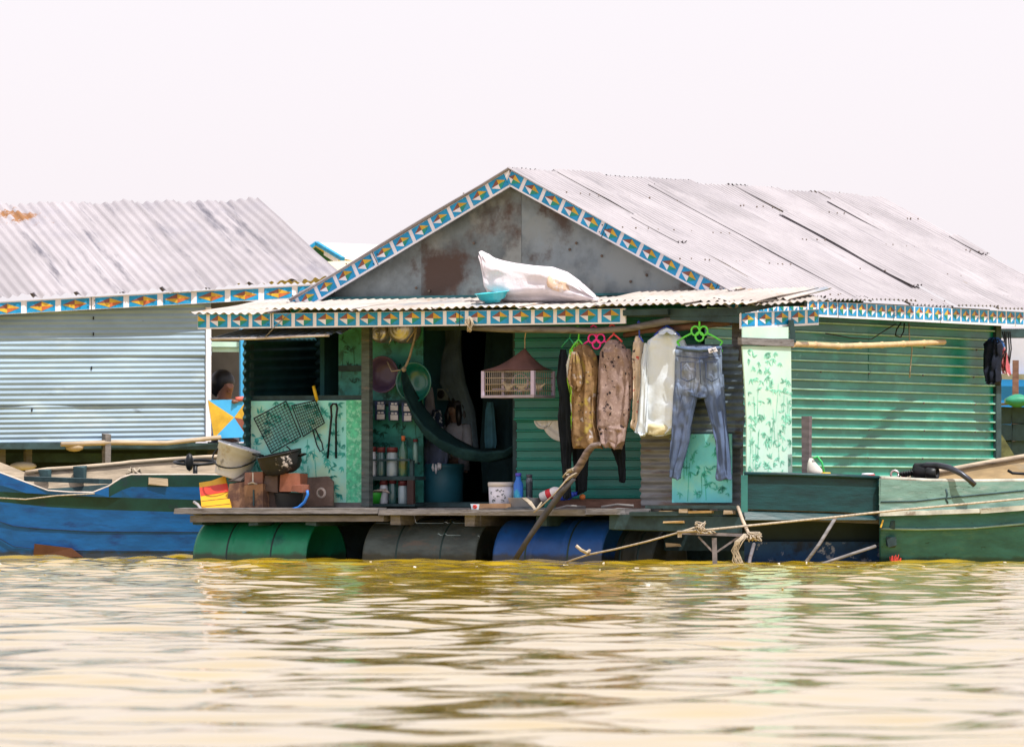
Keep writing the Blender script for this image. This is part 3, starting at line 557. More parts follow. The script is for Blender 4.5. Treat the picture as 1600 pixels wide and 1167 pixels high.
for i in range(len(bx)-1):
    t0, f0, zb0 = prof(i); t1, f1, zb1 = prof(i+1)
    def strip(za0, za1, zc0, zc1, m, y0, y1):
        a = Ve((t0.x, t0.y+y0, za0)); b = Ve((t1.x, t1.y+y0, za1)); c = Ve((t1.x, t1.y+y1, zc1)); d = Ve((t0.x, t0.y+y1, zc0)); hull['blue'].add([a, b, c, d], [(0, 1, 2, 3)], m, False)
    s1 = [lambda t: t.z, ]
    x0, x1 = bx[i], bx[i+1]
    ga = lambda x, o: CAMH+(HOR-np.interp(x, [-120, 0, 75, 150, 320, 380], [735+o*8, 768+o*8, 772+o*10, 776+o*10, 781+o*10, 782+o*10]))/FPX*Dn
    u0, u1 = min(t0.z, ga(x0, 0)), min(t1.z, ga(x1, 0)); l0, l1 = min(u0, ga(x0, 2.0)), min(u1, ga(x1, 2.0))
    tm = 1 if x0 >= 170 else 0; h0, h1 = max(u0, t0.z-.10), max(u1, t1.z-.10)
    strip(t0.z, t1.z, h0, h1, tm, 0, .01); strip(h0, h1, u0, u1, 0, .01, .03); strip(u0, u1, l0, l1, 1, .03, .05); strip(l0, l1, zb0, zb1, 0, .05, .14)
    # inside of the far side
    hull['in'].add([Ve((f0.x, f0.y, f0.z)), Ve((f1.x, f1.y, f1.z)), Ve((f1.x, f1.y-.03, f1.z-.165)), Ve((f0.x, f0.y-.03, f0.z-.165))], [(0, 1, 2, 3)], 0); hull['in'].add([Ve((f0.x, f0.y-.05, f0.z-.165)), Ve((f1.x, f1.y-.05, f1.z-.165)), Ve((f1.x, f1.y-.12, .25)), Ve((f0.x, f0.y-.12, .25))], [(0, 1, 2, 3)], 1)
    hull['in'].add([Ve((f0.x, f0.y+.03, f0.z)), Ve((f1.x, f1.y+.03, f1.z)), Ve((f1.x, f1.y-.09, -.2)), Ve((f0.x, f0.y-.09, -.2)), Ve((f0.x, f0.y, f0.z)), Ve((f1.x, f1.y, f1.z))], [(0, 3, 2, 1), (0, 1, 5, 4)], 0)
    hull['in'].add([Ve((t0.x, t0.y+.035, t0.z)), Ve((t1.x, t1.y+.035, t1.z)), Ve((t1.x, t1.y+.17, .25)), Ve((t0.x, t0.y+.17, .25)), Ve((f1.x, f1.y-.12, .25)), Ve((f0.x, f0.y-.12, .25))], [(0, 1, 2, 3), (3, 2, 4, 5)], 1)
for i, f_ in enumerate((.33, .62)):                             # plank seams
    hull['blue'].tube([Ve((PD(x, 0, Dn).x, PD(0, 0, Dn).y+.052+.088*f_*.97-.006, lerp(CAMH+(HOR-np.interp(x, [0, 145, 320], [784, 796, 797]))/FPX*Dn, max(-.15, np.interp(x, [-120, -30, 18, 120, 380], [.35, .12, -.12, -.2, -.2])), f_))) for x in range(-100, 380, 24)], .004, 4, 5)
mats_b.append(M('dark_seam', (.004, .02, .06), .7)); hb_ = hull['blue'].build('hull', mats_b, bb); stain(mats_b[0], -ORG[hb_].z, .06); hull['in'].build('inner_planking', [wood_p, wood_d], bb)
MB().tube([PD(x, y-.5, Dn+.01) for x, y in zip(bx, top)], .009, 6).build('gunwale', mats_b[3], bb)
MB().tube([PD(x, y, Df-.01) for x, y in zip(bx[3:], ftop[3:])], .018, 6).build('gunwale', wood_p, bb)
for x, y0, y1 in ((68, 734, 746), (122, 729, 752)): MB().pbox(x-7, y0, x+7, y1, V.dot(PD(x, y1, Df-.09)), .06, 0, .01).build('rib', wood_d, bb)
MB().bar(PD(48, 748, 65.0), PD(165, 752, 64.6), .20, .04, 0).build('thwart', wood_d, bb)
p = PD(305, 722, 64.9); wh = MB(); wh.tube([p+Ve((math.cos(a)*.175, math.sin(a)*.175, math.sin(a)*.02)) for a in np.linspace(0, 2*math.pi, 25)], .013, 7)
for a in (0, 2.1, 4.2): wh.tube([p-Z*.03, p+Ve((math.cos(a)*.17, math.sin(a)*.17, 0))], .010, 6)
wh.tube([p-Z*.03, p-Z*.16], .02, 8); sw_ = wh.build('steering_wheel', blackm, bb); MB().ball(PD(296, 722, 64.7), .045, 10, 0, (.8, .8, 1.7)).build('lever', blackm, bb)
mb = MB(); 
for k in range(9): mb.tube([PD(195+rnd.uniform(0, 25), 742-rnd.uniform(0, 3), Dn+.02+.02*k), PD(200+rnd.uniform(0, 20), 730+rnd.uniform(0, 6), Dn+.05+.02*k), PD(205+rnd.uniform(0, 20), 742, Dn+.05+.02*k)], .008, 5)
tag(mb.build('rope_coil', rope_m), 'pale rope coil heaped on the blue boat by its steering wheel', 'rope')
tag(MB().tube([PD(-15, 777, 64.0), PD(40, 780, 64.0), PD(90, 774, 64.0), PD(148, 771, 64.05)], .006, 6).build('mooring_rope', rope_m), 'thin pale rope hanging along the side of the blue boat', 'rope')
MB().bar(PD(232, 751, Dn-.0), PD(262, 753, Dn-.0), .008, .055, 0, j=.008).build('bare_patch', wood_p, bb)
MB().prism([PD(54, 849, Dn+.07), PD(112, 856, Dn+.09), PD(130, 870, Dn+.10), PD(52, 870, Dn+.10)], Ve((0, -.02, 0))).build('keel_patch', mats_b[4], bb)
# ------------------------------------------------------------------ green boat at the right
gb = E('wooden_boat', PD(1400, 870, 59.4), 'long green wooden boat with worn grey-green planks moored beside the green house', 'boat')
gbx = [1163, 1230, 1300, 1374, 1376, 1450, 1530, 1600, 1700, 1800]; D0 = 58.6
gt = [741, 742, 744, 747, 748, 752, 753, 752, 746, 735]; gmid = [795, 797, 799, 803, 803, 802, 799, 794, 786, 770]
g_dark = M('boat_dark_teal', (.003, .040, .046), .45, 0, .35, 4, (1, 1, 4), bump=.003); g_up = M('boat_grey_green', (.15, .27, .235), .55, 0, .25, 3, (1, 1, 4), patch=((.26, .35, .32), 7, .50, .72), patch2=((.04, .10, .09), 14, .62, .68), bump=.004)
g_lo = M('boat_moss_green', (.032, .155, .16), .5, 0, .3, 3, (1, 1, 3), patch=((.07, .19, .15), 8, .52, .75), patch2=((.012, .06, .055), 14, .62, .70), bump=.005); g_rail = M('boat_rail', (.42, .42, .36), .6, 0, .3, 7, patch=((.2, .16, .12), 8, .55, .65))
hu, hd_, rl = MB(), MB(), MB()
for i in range(len(gbx)-1):
    q = lambda j, y, e=0.0: PD(gbx[j], y, D0+e+.0012*(gbx[j]-1163))
    dark = gbx[i+1] <= 1374
    A, B = q(i, gt[i]), q(i+1, gt[i+1]); C, D_ = q(i+1, gmid[i+1], -.0), q(i, gmid[i], -.0)
    tgt = hd_ if dark else hu; ins = .07 if dark else 0
    tgt.add([A+Y*ins, B+Y*ins, C+Y*ins, D_+Y*ins], [(0, 1, 2, 3)], 0)
    l0, l1 = q(i, gmid[i]+2, .02+ins), q(i+1, gmid[i+1]+2, .02+ins)
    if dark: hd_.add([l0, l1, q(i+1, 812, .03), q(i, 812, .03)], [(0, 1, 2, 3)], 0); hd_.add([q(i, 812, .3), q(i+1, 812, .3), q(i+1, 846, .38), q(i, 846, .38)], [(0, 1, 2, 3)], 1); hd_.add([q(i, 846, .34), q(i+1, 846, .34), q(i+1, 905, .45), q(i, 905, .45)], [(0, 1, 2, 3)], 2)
    else:
        ym0, ym1 = np.interp(gbx[i], [1376, 1600, 1800], [827, 821, 800]), np.interp(gbx[i+1], [1376, 1600, 1800], [827, 821, 800])
        hu.add([l0, l1, q(i+1, ym1, .03), q(i, ym0, .03)], [(0, 1, 2, 3)], 1); hu.add([q(i, ym0+1, .045), q(i+1, ym1+1, .045), q(i+1, 905, .22), q(i, 905, .22)], [(0, 1, 2, 3)], 1)
        rl.bar(q(i, gmid[i]-1, -.02), q(i+1, gmid[i+1]-1, -.02), .05, .035, 0, j=.004)
    # inner side and floor so the hull has thickness
    k_ = ins+.05; hu.add([A+Y*k_, B+Y*k_, B+Y*k_-Z*.35, A+Y*k_-Z*.35, A+Y*ins, B+Y*ins, A+Y*1.1-Z*.35, B+Y*1.1-Z*.35], [(0, 3, 2, 1), (4, 0, 1, 5), (3, 6, 7, 2)], 2)
hu.add([q(4-9+4, 0) if 0 else PD(1376, 748, D0+.25), PD(1376, 748, D0+.33), PD(1376, 905, D0+.5), PD(1376, 905, D0+.27)], [(0, 1, 2, 3)], 1)
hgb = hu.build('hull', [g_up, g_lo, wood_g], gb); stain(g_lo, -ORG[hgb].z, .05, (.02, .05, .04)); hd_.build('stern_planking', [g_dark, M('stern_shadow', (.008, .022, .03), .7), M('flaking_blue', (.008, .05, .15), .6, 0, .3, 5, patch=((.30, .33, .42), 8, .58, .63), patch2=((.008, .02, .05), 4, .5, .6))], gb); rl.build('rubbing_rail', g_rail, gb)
def gq(px, py, e=0.0): return PD(px, py, D0+e+.0012*(px-1163))
MB().tube([gq(x, y-1, .02) for x, y in zip(gbx[4:], gt[4:])], [.018]*6, 6).build('gunwale', g_rail, gb)
MB().tube([gq(x, y-1, .05) for x, y in zip(gbx[:4], gt[:4])], .016, 6).build('gunwale', g_dark, gb)
MB().bar(gq(1163, 742, 0), gq(1163, 800, 0), .05, .06, 0, up=Y).build('stern_post', M('stern_edge', (.03, .16, .15), .45), gb)
mb = MB(); 
for pts in ([(1376, 784), (1430, 783), (1475, 778), (1540, 772), (1600, 766)],): mb.tube([gq(x, y, -.002) for x, y in pts], .006, 5)
mb.tube([gq(1376, 826, .02), gq(1440, 827, .02), gq(1520, 825, .02), gq(1600, 818, .02)], .009, 5, 1)
mb.tube([gq(1478, 764, 0), gq(1480, 772, 0), gq(1478, 780, 0), gq(1481, 786, 0)], .008, 5); mb.box(gq(1393, 847, .05), (.07, .03, .06), (X, Y, Z), 0, .012); mb.box(gq(1394, 820, .02), (.03, .02, .06), (X, Y, Z), 0, .008)
mb.build('plank_seam', [wood_d, M('seam_pale', (.22, .34, .28), .6)], gb)
mb = MB(); 
for k in range(12): a = gq(1391+k*1.4, 878-abs(6-k)*.4, .10); mb.bar(a, a+Z*rnd.uniform(.02, .06)+X*rnd.uniform(-.01, .01), .006, .006, 0, up=X)
mb.build('red_paint_mark', M('red_paint', (.6, .06, .05), .5), gb)
mb = MB().bar(gq(1380, 812, -.01), gq(1376, 824, -.01), .012, .012, 0, up=X); mb.build('yellow_mark', yel_p, gb)
# far gunwale of the boat, rising to the right
far = MB(); fx = [1395, 1440, 1480, 1540, 1600, 1700, 1800]; fy = [752, 742, 735, 724, 714, 697, 680]
for i in range(6):
    a, b = PD(fx[i], fy[i], 59.9), PD(fx[i+1], fy[i+1], 59.9); far.add([a, b, b-Z*.45-Y*.12, a-Z*.45-Y*.12, a+Y*.035, b+Y*.035, b+Y*.035-Z*.5, a+Y*.035-Z*.5], [(0, 1, 2, 3), (0, 4, 5, 1), (4, 7, 6, 5)], 0)
far.build('inner_planking', M('warm_plank', (.40, .28, .14), .65, 0, .25, 4, (1, 1, 4), patch=((.25, .24, .2), 4, .55, .7)), gb)
MB().tube([PD(x, y-1, 59.89) for x, y in zip(fx, fy)], .02, 6).build('gunwale', wood_p, gb)
MB().tube([PD(1575, 735, 59.8), PD(1582, 739, 59.78), PD(1620, 741, 59.8)], .012, 6).build('bracket', blackm, gb)
# engine with exhaust hose
en = E('boat_engine', gq(1448, 748, .35), 'black boat engine with a long curved pipe on the green boat', 'engine')
mb = MB(); a = gq(1432, 738, .35); mb.lathe(a-X*.02, [(0, 0), (.06, 0), (.072, .01), (.072, .12), (.06, .14), (.05, .14), (.05, .17), (0, .17)], 18, X+Y*-.3, 0); mb.box(gq(1445, 742, .35), (.2, .16, .08), m=0, j=.008); mb.build('block', blackm, en)
mb = MB().lathe(gq(1448, 739, .2), [(.0, 0), (.038, 0), (.045, .01), (.045, .09), (.036, .09), (.034, .02)], 16, (X-Y*.5).normalized()); mb.build('muffler', blackm, en)
MB().tube([gq(1436, 730, .3), gq(1448, 726.5, .25), gq(1466, 727, .12), gq(1484, 731, .0), gq(1502, 740, -.08), gq(1514, 749, -.10), gq(1523, 758, -.10)], [.022, .024, .024, .024, .022, .022, .022], 10).build('exhaust_pipe', M('dark_steel_pipe', (.05, .055, .07), .32, .5, .3, 8), en)
mb = MB(); p = gq(1398, 741, .3); mb.tube([p+Ve((math.cos(a)*.03, 0, math.sin(a)*.03)) for a in np.linspace(0, 2*math.pi, 13)], .009, 6)
for k in range(5): mb.tube([gq(1404+k*4, 744-k, .3), gq(1408+k*4, 738-k*.5, .28), gq(1412+k*4, 745-k, .3)], .012, 6, 1)
mb.build('linkage', [alu, blackm], en)
mb = MB(); mb.lathe(gq(1357, 747, .12), [(.0, 0), (.05, 0), (.05, .03), (.04, .035), (0, .035)], 16, Z); mb.box(gq(1385, 747, .2), (.28, .12, .02), m=0); mb.build('red_tank', M('red_enamel', (.45, .06, .06), .4, 0, .2, 8), en); MB().lathe(gq(1356, 742.5, .12), [(.0, 0), (.045, 0), (.05, .006), (.045, .016), (0, .018)], 16, Z).build('cap', white_p, en)
tag(MB().tube([PD(1248, 893, 58.2), PD(1280, 850, 58.25), PD(1306, 808, 58.4)], .014, 8, 0, .05).build('bamboo_stick', wood_g), 'thin grey stick standing slanted in the water before the flaking barrel', 'stick')
tag(MB().tube([PD(1258, 890, 58.0), PD(1310, 872, 58.1), PD(1368, 853, 58.3)], .012, 8, 0, .05).build('bamboo_stick', wood_g), 'low stick lying from the water up to the green boat hull', 'stick')
tag(MB().pbox(1253, 650, 1264, 745, V.dot(gq(1258, 740, .5)), .05, 0, .004).build('wooden_post', M('purple_grey_wood', (.13, .105, .115), .7, 0, .25, 6, (1, 1, 5))), 'upright grey plank post between the green boat and the green wall', 'post')
mb = MB(); p = gq(1275, 744, .3); mb.loft([[p+Ve((math.cos(t)*r_*1, math.sin(t)*r_*.6, h))+X*dx for t in np.linspace(0, 2*math.pi, 12, endpoint=False)] for h, r_, dx in ((0, .06, 0), (.05, .06, -.01), (.10, .035, -.03), (.14, .012, -.04))])
bg_ = mb.build('bag', M('off_white_bag', (.55, .52, .48), .8)); tag(bg_, 'off white bag with green handle on the green boat by the plank post', 'bag')
MB().tube([gq(1271, 716, .28), gq(1277, 713, .28), gq(1284, 722, .28), gq(1288, 738, .28)], .008, 6).build('handle', M('green_strap', (.05, .5, .14), .5), bg_)
tag(MB().lathe(gq(1290, 743, .28), [(0, 0), (.038, 0), (.04, .02), (.036, .025), (0, .026)], 14, Z).build('lid', yel_p), 'small yellow lid on the green boat next to the white bag', 'lid')
# ------------------------------------------------------------------ things behind the right corner
dh = E('distant_house', PD(1640, 790, 84), 'distant house with white upper wall and bright blue lower wall right of the jackets', 'house')
mb = MB(); a = PD(1540, 592, 84); mb.box(a+X*.9-Z*-.26, (2.6, .05, .56)); mb.build('upper_wall', M('white_sheet', (.56, .58, .68), .6, 0, .08, 2), dh)
mb = MB(); a = PD(1540, 640, 83.9); mb.box(a+X*.9+Z*.02, (2.6, .05, .66)); mb.build('lower_wall', M('bright_blue_board', (.015, .25, .68), .5, 0, .12, 2), dh)
mb = MB(); a = PD(1540, 700, 84); mb.box(Ve((a.x+.9, a.y+.3, .22)), (2.6, .5, .75)); mb.build('float_base', wood_d, dh)
mb = MB(); mb.bar(PD(1540, 588, 83.8), PD(1660, 590, 83.8), .04, .06); mb.build('rail', M('olive_rail', (.25, .25, .18), .7), dh)
mb = MB(); mb.bar(PD(1520, 521, 83.2), PD(1680, 521, 83.2), .6, .09); mb.build('eave', wood_d, dh)
tag(MB().bar(PD(1586, 700, 78), PD(1587, 563, 78), .06, .065, 0, up=Y).build('wooden_post', wood_b), 'brown wooden post standing before the distant blue wall', 'post')
mb = MB(); r3 = random.Random(4); st_ = E('crate_stack', PD(1590, 740, 76), 'dark stack of old crates beyond the right corner of the green house', 'crates')
for k in range(3):
    for j in range(3): MB().box(PD(1567+j*27, 649+k*27, 76)+Y*r3.uniform(0, .06), (.17, .2, .165), m=0, j=.008).build('crate', wood_d, st_)
mb.bar(PD(1556, 632, 75.8), PD(1640, 628, 75.8), .3, .03, 0, j=.008); mb.build('top_board', wood_g, st_)
tag(MB().loft([[PD(1570+i*8, 626, 75.6)+Ve((0, math.cos(t)*.12, math.sin(t)*(.02+.05*math.sin(math.pi*i/5)))) for t in np.linspace(0, 6.283, 10, endpoint=False)] for i in range(6)]).build('tarpaulin', M('green_tarp', (.02, .22, .12), .5)), 'folded green tarpaulin on top of the dark crate stack', 'tarpaulin')
tag(MB().prism([PD(1560, 676, 75.5), PD(1566, 680, 75.5), PD(1588, 716, 75.5), PD(1560, 716, 75.5)], Y*.08).build('net_heap', M('mossy_net', (.10, .11, .045), .9, 0, .4, 14)), 'mossy net heap against the house corner below the crates', 'net')
# far roofs between the two houses
fh = E('distant_house', PD(540, 790, 150), 'far small house with blue gable trim and pale roof seen between the two roofs', 'house')
q = lambda x, y, e=0: PD(x, y, 150+e)
mb = MB().add([q(494, 379), q(600, 383, 4), q(700, 440, 2), q(536, 404, -1)], [(0, 1, 2, 3)], 0); mb.add([q(494, 379), q(600, 383, 4), q(560, 410, 6), q(470, 398, 2)], [(0, 3, 2, 1)], 0); mb.build('roof', M('pale_far_roof', (.60, .54, .50), .6, 0, .12, .8), fh)
MB().prism([q(493, 386, .1), q(528, 410, .1), q(480, 412, .1), q(474, 400, .1)], Y*.2).build('gable_wall', M('far_green', (.02, .12, .06), .7), fh)
mb = MB(); mb.bar(q(494, 380, -.2), q(536, 405, -1), .08, .07); mb.bar(q(494, 380, -.2), q(474, 394, -.2), .08, .07); mb.build('trim', blue_p, fh)
MB().bar(q(508, 394, -.3), q(530, 408, -.9), .05, .12).build('lace_trim', white_p, fh)
mb = MB(); mb.box(q(540, 600, 3)+Y*.2, (1.1, .4, 4.6)); mb.build('wall', M('far_teal_wall', (.10, .22, .2), .7), fh)
fh2 = E('distant_house', PD(560, 790, 130), 'far roof with yellowish lower edge seen just left of the gable trim', 'house')
q = lambda x, y, e=0: PD(x, y, 130+e)
MB().add([q(500, 409, 2), q(640, 405, 2), q(640, 440, -1), q(520, 440, -1)], [(0, 1, 2, 3)], 0).build('roof', M('sandy_far_roof', (.62, .52, .34), .6, 0, .15, 1), fh2)
MB().box(q(560, 620, 2), (1.4, .3, 3.4)).build('wall', wood_g, fh2); mb = MB(); mb.box(q(560, 792, 2)-Z*.1, (1.6, .8, .5)); mb.build('float_base', wood_d, fh2)
# ------------------------------------------------------------------ on the awning
def outline_loft(mb, rows, v, thick, m=0, horiz=False, n=26, sub=6, fold=.0, ff=3, seed=0, drift=.0, sq=.75, hem=.0, crease=.0):
    """rows: (y, x_left, x_right[, v_offset]) in photo pixels on plane v -> closed rounded volume"""
    ks = [r[0] for r in rows]; out = []; N_ = (len(rows)-1)*sub
    for i in range(N_+1):
        f = i/N_*(len(rows)-1); j = min(int(f), len(rows)-2); t = f-j; t = t*t*(3-2*t)*.5+t*.5
        a = [lerp(rows[j][c], rows[j+1][c], t) for c in range(3)]
        vo = lerp(rows[j][3] if len(rows[j]) > 3 else 0, rows[j+1][3] if len(rows[j+1]) > 3 else 0, t)
        if horiz: pa, pb = P(a[0], a[1], v+vo), P(a[0], a[2], v+vo)
        else: pa, pb = P(a[1], a[0], v+vo), P(a[2], a[0], v+vo)
        c = (pa+pb)/2; h = (pb-pa)/2; e = min(1, .25+2.2*min(i, N_-i)/N_) if horiz else min(1, .35+3*i/N_)
        th = thick*e; ring = []; hemf = 0 if horiz else max(0, (i/N_-.55)/.45)**2*hem
        for k in range(n):
            al = 2*math.pi*k/n; cx, sy = math.cos(al), math.sin(al); X_ = abs(cx)**sq*(1 if cx > 0 else -1)
            fo = fold*(math.sin(ff*X_*3.14+seed+drift*i/N_*5+1.3*NZ.noise(Ve((X_*1.5, i*.12, seed))))*(.35+.65*i/N_) + .8*NZ.noise(Ve((X_*3+seed, i*.22, sy)))) if abs(sy) > .25 else 0
            cr = crease*(abs(NZ.noise(Ve((X_*3.2+seed+.5*i/N_, i/N_*2.4, seed*1.7+(1 if sy > 0 else 0)))))-.22) if crease and abs(sy) > .2 else 0
            ring.append(c + h*X_ + V*(sy*th+fo+cr) + Z*hemf*NZ.noise(Ve((X_*1.6+seed, sy*.7, 3.3))))
        out.append(ring)
    return mb.loft(out, m)
sack_m = M('white_sack', (.74, .68, .72), .7, 0, .06, 12, bump=.006, bscale=22); 
sk = E('sack', P(845, 472, .45), 'full white woven sack with faded orange print lying on the awning', 'sack')
mb = outline_loft(MB(), [(753, 392, 404), (760, 396, 432), (768, 402, 462), (785, 407, 471), (805, 411, 473), (835, 415, 473), (862, 417, 473), (885, 425, 472), (905, 439, 471), (922, 455, 470), (931, 464, 470)], .46, .17, horiz=True, fold=.02, ff=2, seed=3, n=40, crease=.06); mb.build('body', sack_m, sk)
mb = outline_loft(MB(), [(860, 428, 452), (868, 425, 455), (880, 428, 462), (895, 436, 463), (906, 446, 466)], .455, .178, horiz=True, fold=.018, ff=2, seed=3); mb.build('print', M('faded_orange_print', (.70, .50, .36), .7, 0, .1, 8, patch=((.74, .69, .70), 14, .46, .56)), sk)
mb = MB(); c = P(770, 473, .22); ax = (Z+V*-.10+U*-.07).normalized(); mb.lathe(c, [(0, .004), (.06, 0), (.065, .015), (.10, .03), (.128, .075), (.14, .078), (.136, .083), (.122, .078), (.09, .04), (.05, .022), (0, .02)], 28, ax)
tag(mb.build('wash_basin', M('turquoise_plastic', (.05, .52, .60), .25, 0, .08, 6, spec=.7)), 'turquoise plastic basin set beside the white sack on the awning', 'basin')
mb = MB(); p = P(733, 502, -.06)
for k in range(16): mb.tube([p+Ve((rnd.uniform(-.012, .012), rnd.uniform(-.01, .01), .035)), p+Ve((rnd.uniform(-.035, .035), rnd.uniform(-.02, .01), rnd.uniform(-.02, .02))), p+Ve((rnd.uniform(-.02, .02), rnd.uniform(-.02, .01), -rnd.uniform(.05, .085)))], .007, 5)
tag(mb.build('rope_knot', rope_m), 'frayed straw rope knot tied over the awning trim board', 'rope')
# rails of rough branches
tag(MB().tube([P(733, 511, .04), P(790, 514, .04), P(860, 515, .03), P(930, 517, .04), P(985, 513, .04), P(1040, 502, .03), P(1110, 494, .04), P(1140, 492, .05)], [.026, .03, .028, .027, .026, .030, .034, .036], 9, 0, .06).build('hanging_branch', wood_g), 'rough grey branch rail under the awning carrying the laundry hangers', 'branch')
tag(MB().tube([P(975, 524, .12), P(1010, 516, .12), P(1060, 512, .12), P(1120, 505, .1), P(1142, 503, .1)], [.02, .024, .026, .03, .03], 8, 0, .06).build('hanging_branch', wood_b), 'darker second branch rail just behind the white shirt', 'branch')
# bamboo pole along the side wall
bp = MB(); pts = [(1238, 538), (1270, 539), (1306, 541), (1344, 540), (1380, 539), (1412, 537.5), (1445, 536), (1476, 534.5)]; v0 = uvz(Ps(1238, 538))[1]
w3 = [lerp(Ps(1238, 538), Pu(1476, 534.5, 1.36), i/7) for i in range(8)]; w3 = [Ve((a.x, a.y, CP.z+(HOR-y)/FPX*(a.y+CAMD))) for a, (x, y) in zip(w3, pts)]
ptz, rz = [], []
for i in range(7):
    for t, r_ in ((.0, .027), (.04, .022), (.5, .021), (.96, .022)): ptz.append(lerp(w3[i], w3[i+1], t)); rz.append(r_*1.05)
tag(bp.tube(ptz, rz, 10).build('bamboo_pole', bamboo_m), 'jointed yellow bamboo pole held level in front of the green side wall', 'pole')
tag(MB().tube([Pu(1420, 505, 1.33), Pu(1421, 530, 1.35), Pu(1425, 545, 1.34), Pu(1423, 568, 1.33), Pu(1421, 590, 1.33)], .006, 5).build('cord', rope_m), 'thin pale cord knotted round the bamboo pole and hanging down', 'cord')
mb = MB(); mb.tube([Pu(x, y, 1.26) for x, y in ((1290, 521), (1330, 528), (1362, 530), (1385, 515), (1400, 506))], .005, 5); mb.tube([Pu(x, y, 1.28) for x, y in ((1408, 504), (1401, 515), (1399, 524), (1407, 527), (1412, 518), (1413, 505))], .006, 5)
tag(mb.build('cable', blackm), 'loose black cable looped under the side eave', 'cable')
mb = MB()
for k in range(5): mb.tube([Pu(1566+k*3, 518, 1.45), Pu(1570+k*3+rnd.uniform(-4, 4), 545, 1.45), Pu(1567+k*2+rnd.uniform(-3, 3), 560+rnd.uniform(0, 25), 1.45)], .006, 5)
tag(mb.build('cable', blackm), 'tangle of black cables hanging off the far right eave', 'cable')
# ------------------------------------------------------------------ laundry
def fabric(name, col, **k): return M(name, col, .85, 0, k.pop('var', .18), k.pop('scale', 9), bump=k.pop('bump', .004), spec=.2, **k)
LG = 'laundry hung along the porch'
def hanger(hx, hy, nx, ny, xl, xr_, ys, v, mt, label, loops=False, tilt=0.0, bar=True, r=.006, hook=1):
    mb = MB(); hk = .010
    pts = [P(hx-hook*5, hy+5, v), P(hx-hook*4, hy+1, v), P(hx, hy-1, v), P(hx+hook*4, hy+2, v), P(hx+hook*2, hy+8, v), P(nx, ny, v)]; mb.tube(pts, r, 7)
    L, R = P(xl, ys, v+tilt), P(xr_, ys, v-tilt); N_ = P(nx, ny, v); w_ = (R-L)
    if loops:
        for dx, dy in ((-6.5, 5), (6.5, 5), (0, 14)):
            c = P(nx+dx, ny+dy, v); mb.tube([c+U*math.cos(a)*.035+Z*math.sin(a)*.035 for a in np.linspace(0, 6.2832, 15)], r, 6)
        N1, N2 = P(nx-11, ny+8, v), P(nx+11, ny+8, v)
    else: N1 = N2 = N_
    mb.tube([N1, lerp(N1, L, .5)+Z*.004, L], r, 7); mb.tube([N2, lerp(N2, R, .5)+Z*.004, R], r, 7)
    if bar:
        Lb, Rb = L-Z*.07, R-Z*.07; mb.tube([L, L-Z*.03+w_.normalized()*.02, Lb+w_.normalized()*.01], r, 6); mb.tube([R, R-Z*.03-w_.normalized()*.02, Rb-w_.normalized()*.01], r, 6); mb.tube([Lb, Rb], r, 6)
    return tag(mb.build('clothes_hanger', mt), label, 'hanger', 'clothes hangers')
pl = lambda n, c: M(n, c, .35, 0, .08, 10, spec=.6)
lime = pl('lime_plastic', (.14, .78, .08)); pink = pl('pink_plastic', (.80, .02, .28)); coral = pl('coral_plastic', (.72, .06, .08)); blu = pl('blue_plastic', (.02, .08, .62)); dgr = pl('dark_green_plastic', (.01, .30, .14))
hanger(890, 512, 890, 528, 877, 900, 543, .07, dgr, 'thin dark green hanger holding the black trousers', bar=False, r=.005)
hanger(903, 511, 904, 530, 893, 915, 545, .05, lime, 'small lime green hanger above the green and white shirt', r=.006)
hanger(928, 509, 932, 524, 910, 952, 540, .04, pink, 'pink hanger with clover shaped loops above the golden blouse', loops=True, r=.007, bar=False)
hanger(957, 508, 959, 522, 948, 972, 534, .04, coral, 'coral red hanger inside the speckled brown shirt', bar=False, r=.007)
hanger(998, 502, 999, 526, 991, 1005, 534, .05, blu, 'blue hanger inside the cream printed shirt', bar=False, hook=.3)
hanger(1041, 497, 1042, 509, 1022, 1062, 524, .06, blu, 'blue hanger inside the white shirt', bar=False)
hanger(1091, 492, 1093, 512, 1058, 1129, 534, .02, lime, 'large lime green hanger with clover loops above the jeans', loops=True, r=.008)
def garment(name, cat, label, parts, mats, v, **kw):
    mb = MB()
    for k, (rows, th, o) in enumerate(parts): outline_loft(mb, rows, v+o.get('dv', 0), th*.7, o.get('m', 0), fold=o.get('fold', .012), ff=o.get('ff', 3), seed=o.get('seed', k*2.3+kw.get('seed', 0)), drift=o.get('drift', .3), sq=o.get('sq', .7), n=44, sub=8, hem=o.get('hem', .05), crease=o.get('crease', .05))
    return tag(mb.build(name, mats), label, cat, LG)
blk = fabric('black_cloth', (.010, .014, .020)); 
garment('trousers', 'trousers', 'long narrow black trousers hanging at the left end of the laundry', [([(546, 877, 884), (556, 875, 886), (590, 871, 892), (620, 876, 893), (650, 873, 894), (690, 876, 893), (720, 878, 892), (745, 881, 890), (776, 882, 891)], .035, {})], blk, .09)
garment('trousers', 'trousers', 'black trousers with two dangling legs behind the golden blouse', [([(555, 905, 965), (620, 896, 972), (690, 893, 975)], .03, {}), ([(680, 893, 922), (710, 895, 920), (745, 899, 918), (768, 902, 917)], .03, {}), ([(680, 950, 976), (705, 957, 976), (730, 966, 976), (753, 969, 976)], .03, {})], blk, .22, seed=4)
gw = fabric('lime_print_cloth', (.35, .68, .06), patch=((.75, .76, .74), 7, .50, .54), patch2=((.60, .07, .03), 6, .60, .63))
garment('shirt', 'shirt', 'lime green and white t-shirt squeezed behind the golden blouse', [([(534, 899, 905), (546, 893, 908), (570, 886, 908), (600, 889, 908), (640, 893, 910), (675, 895, 912)], .05, {})], gw, .10)
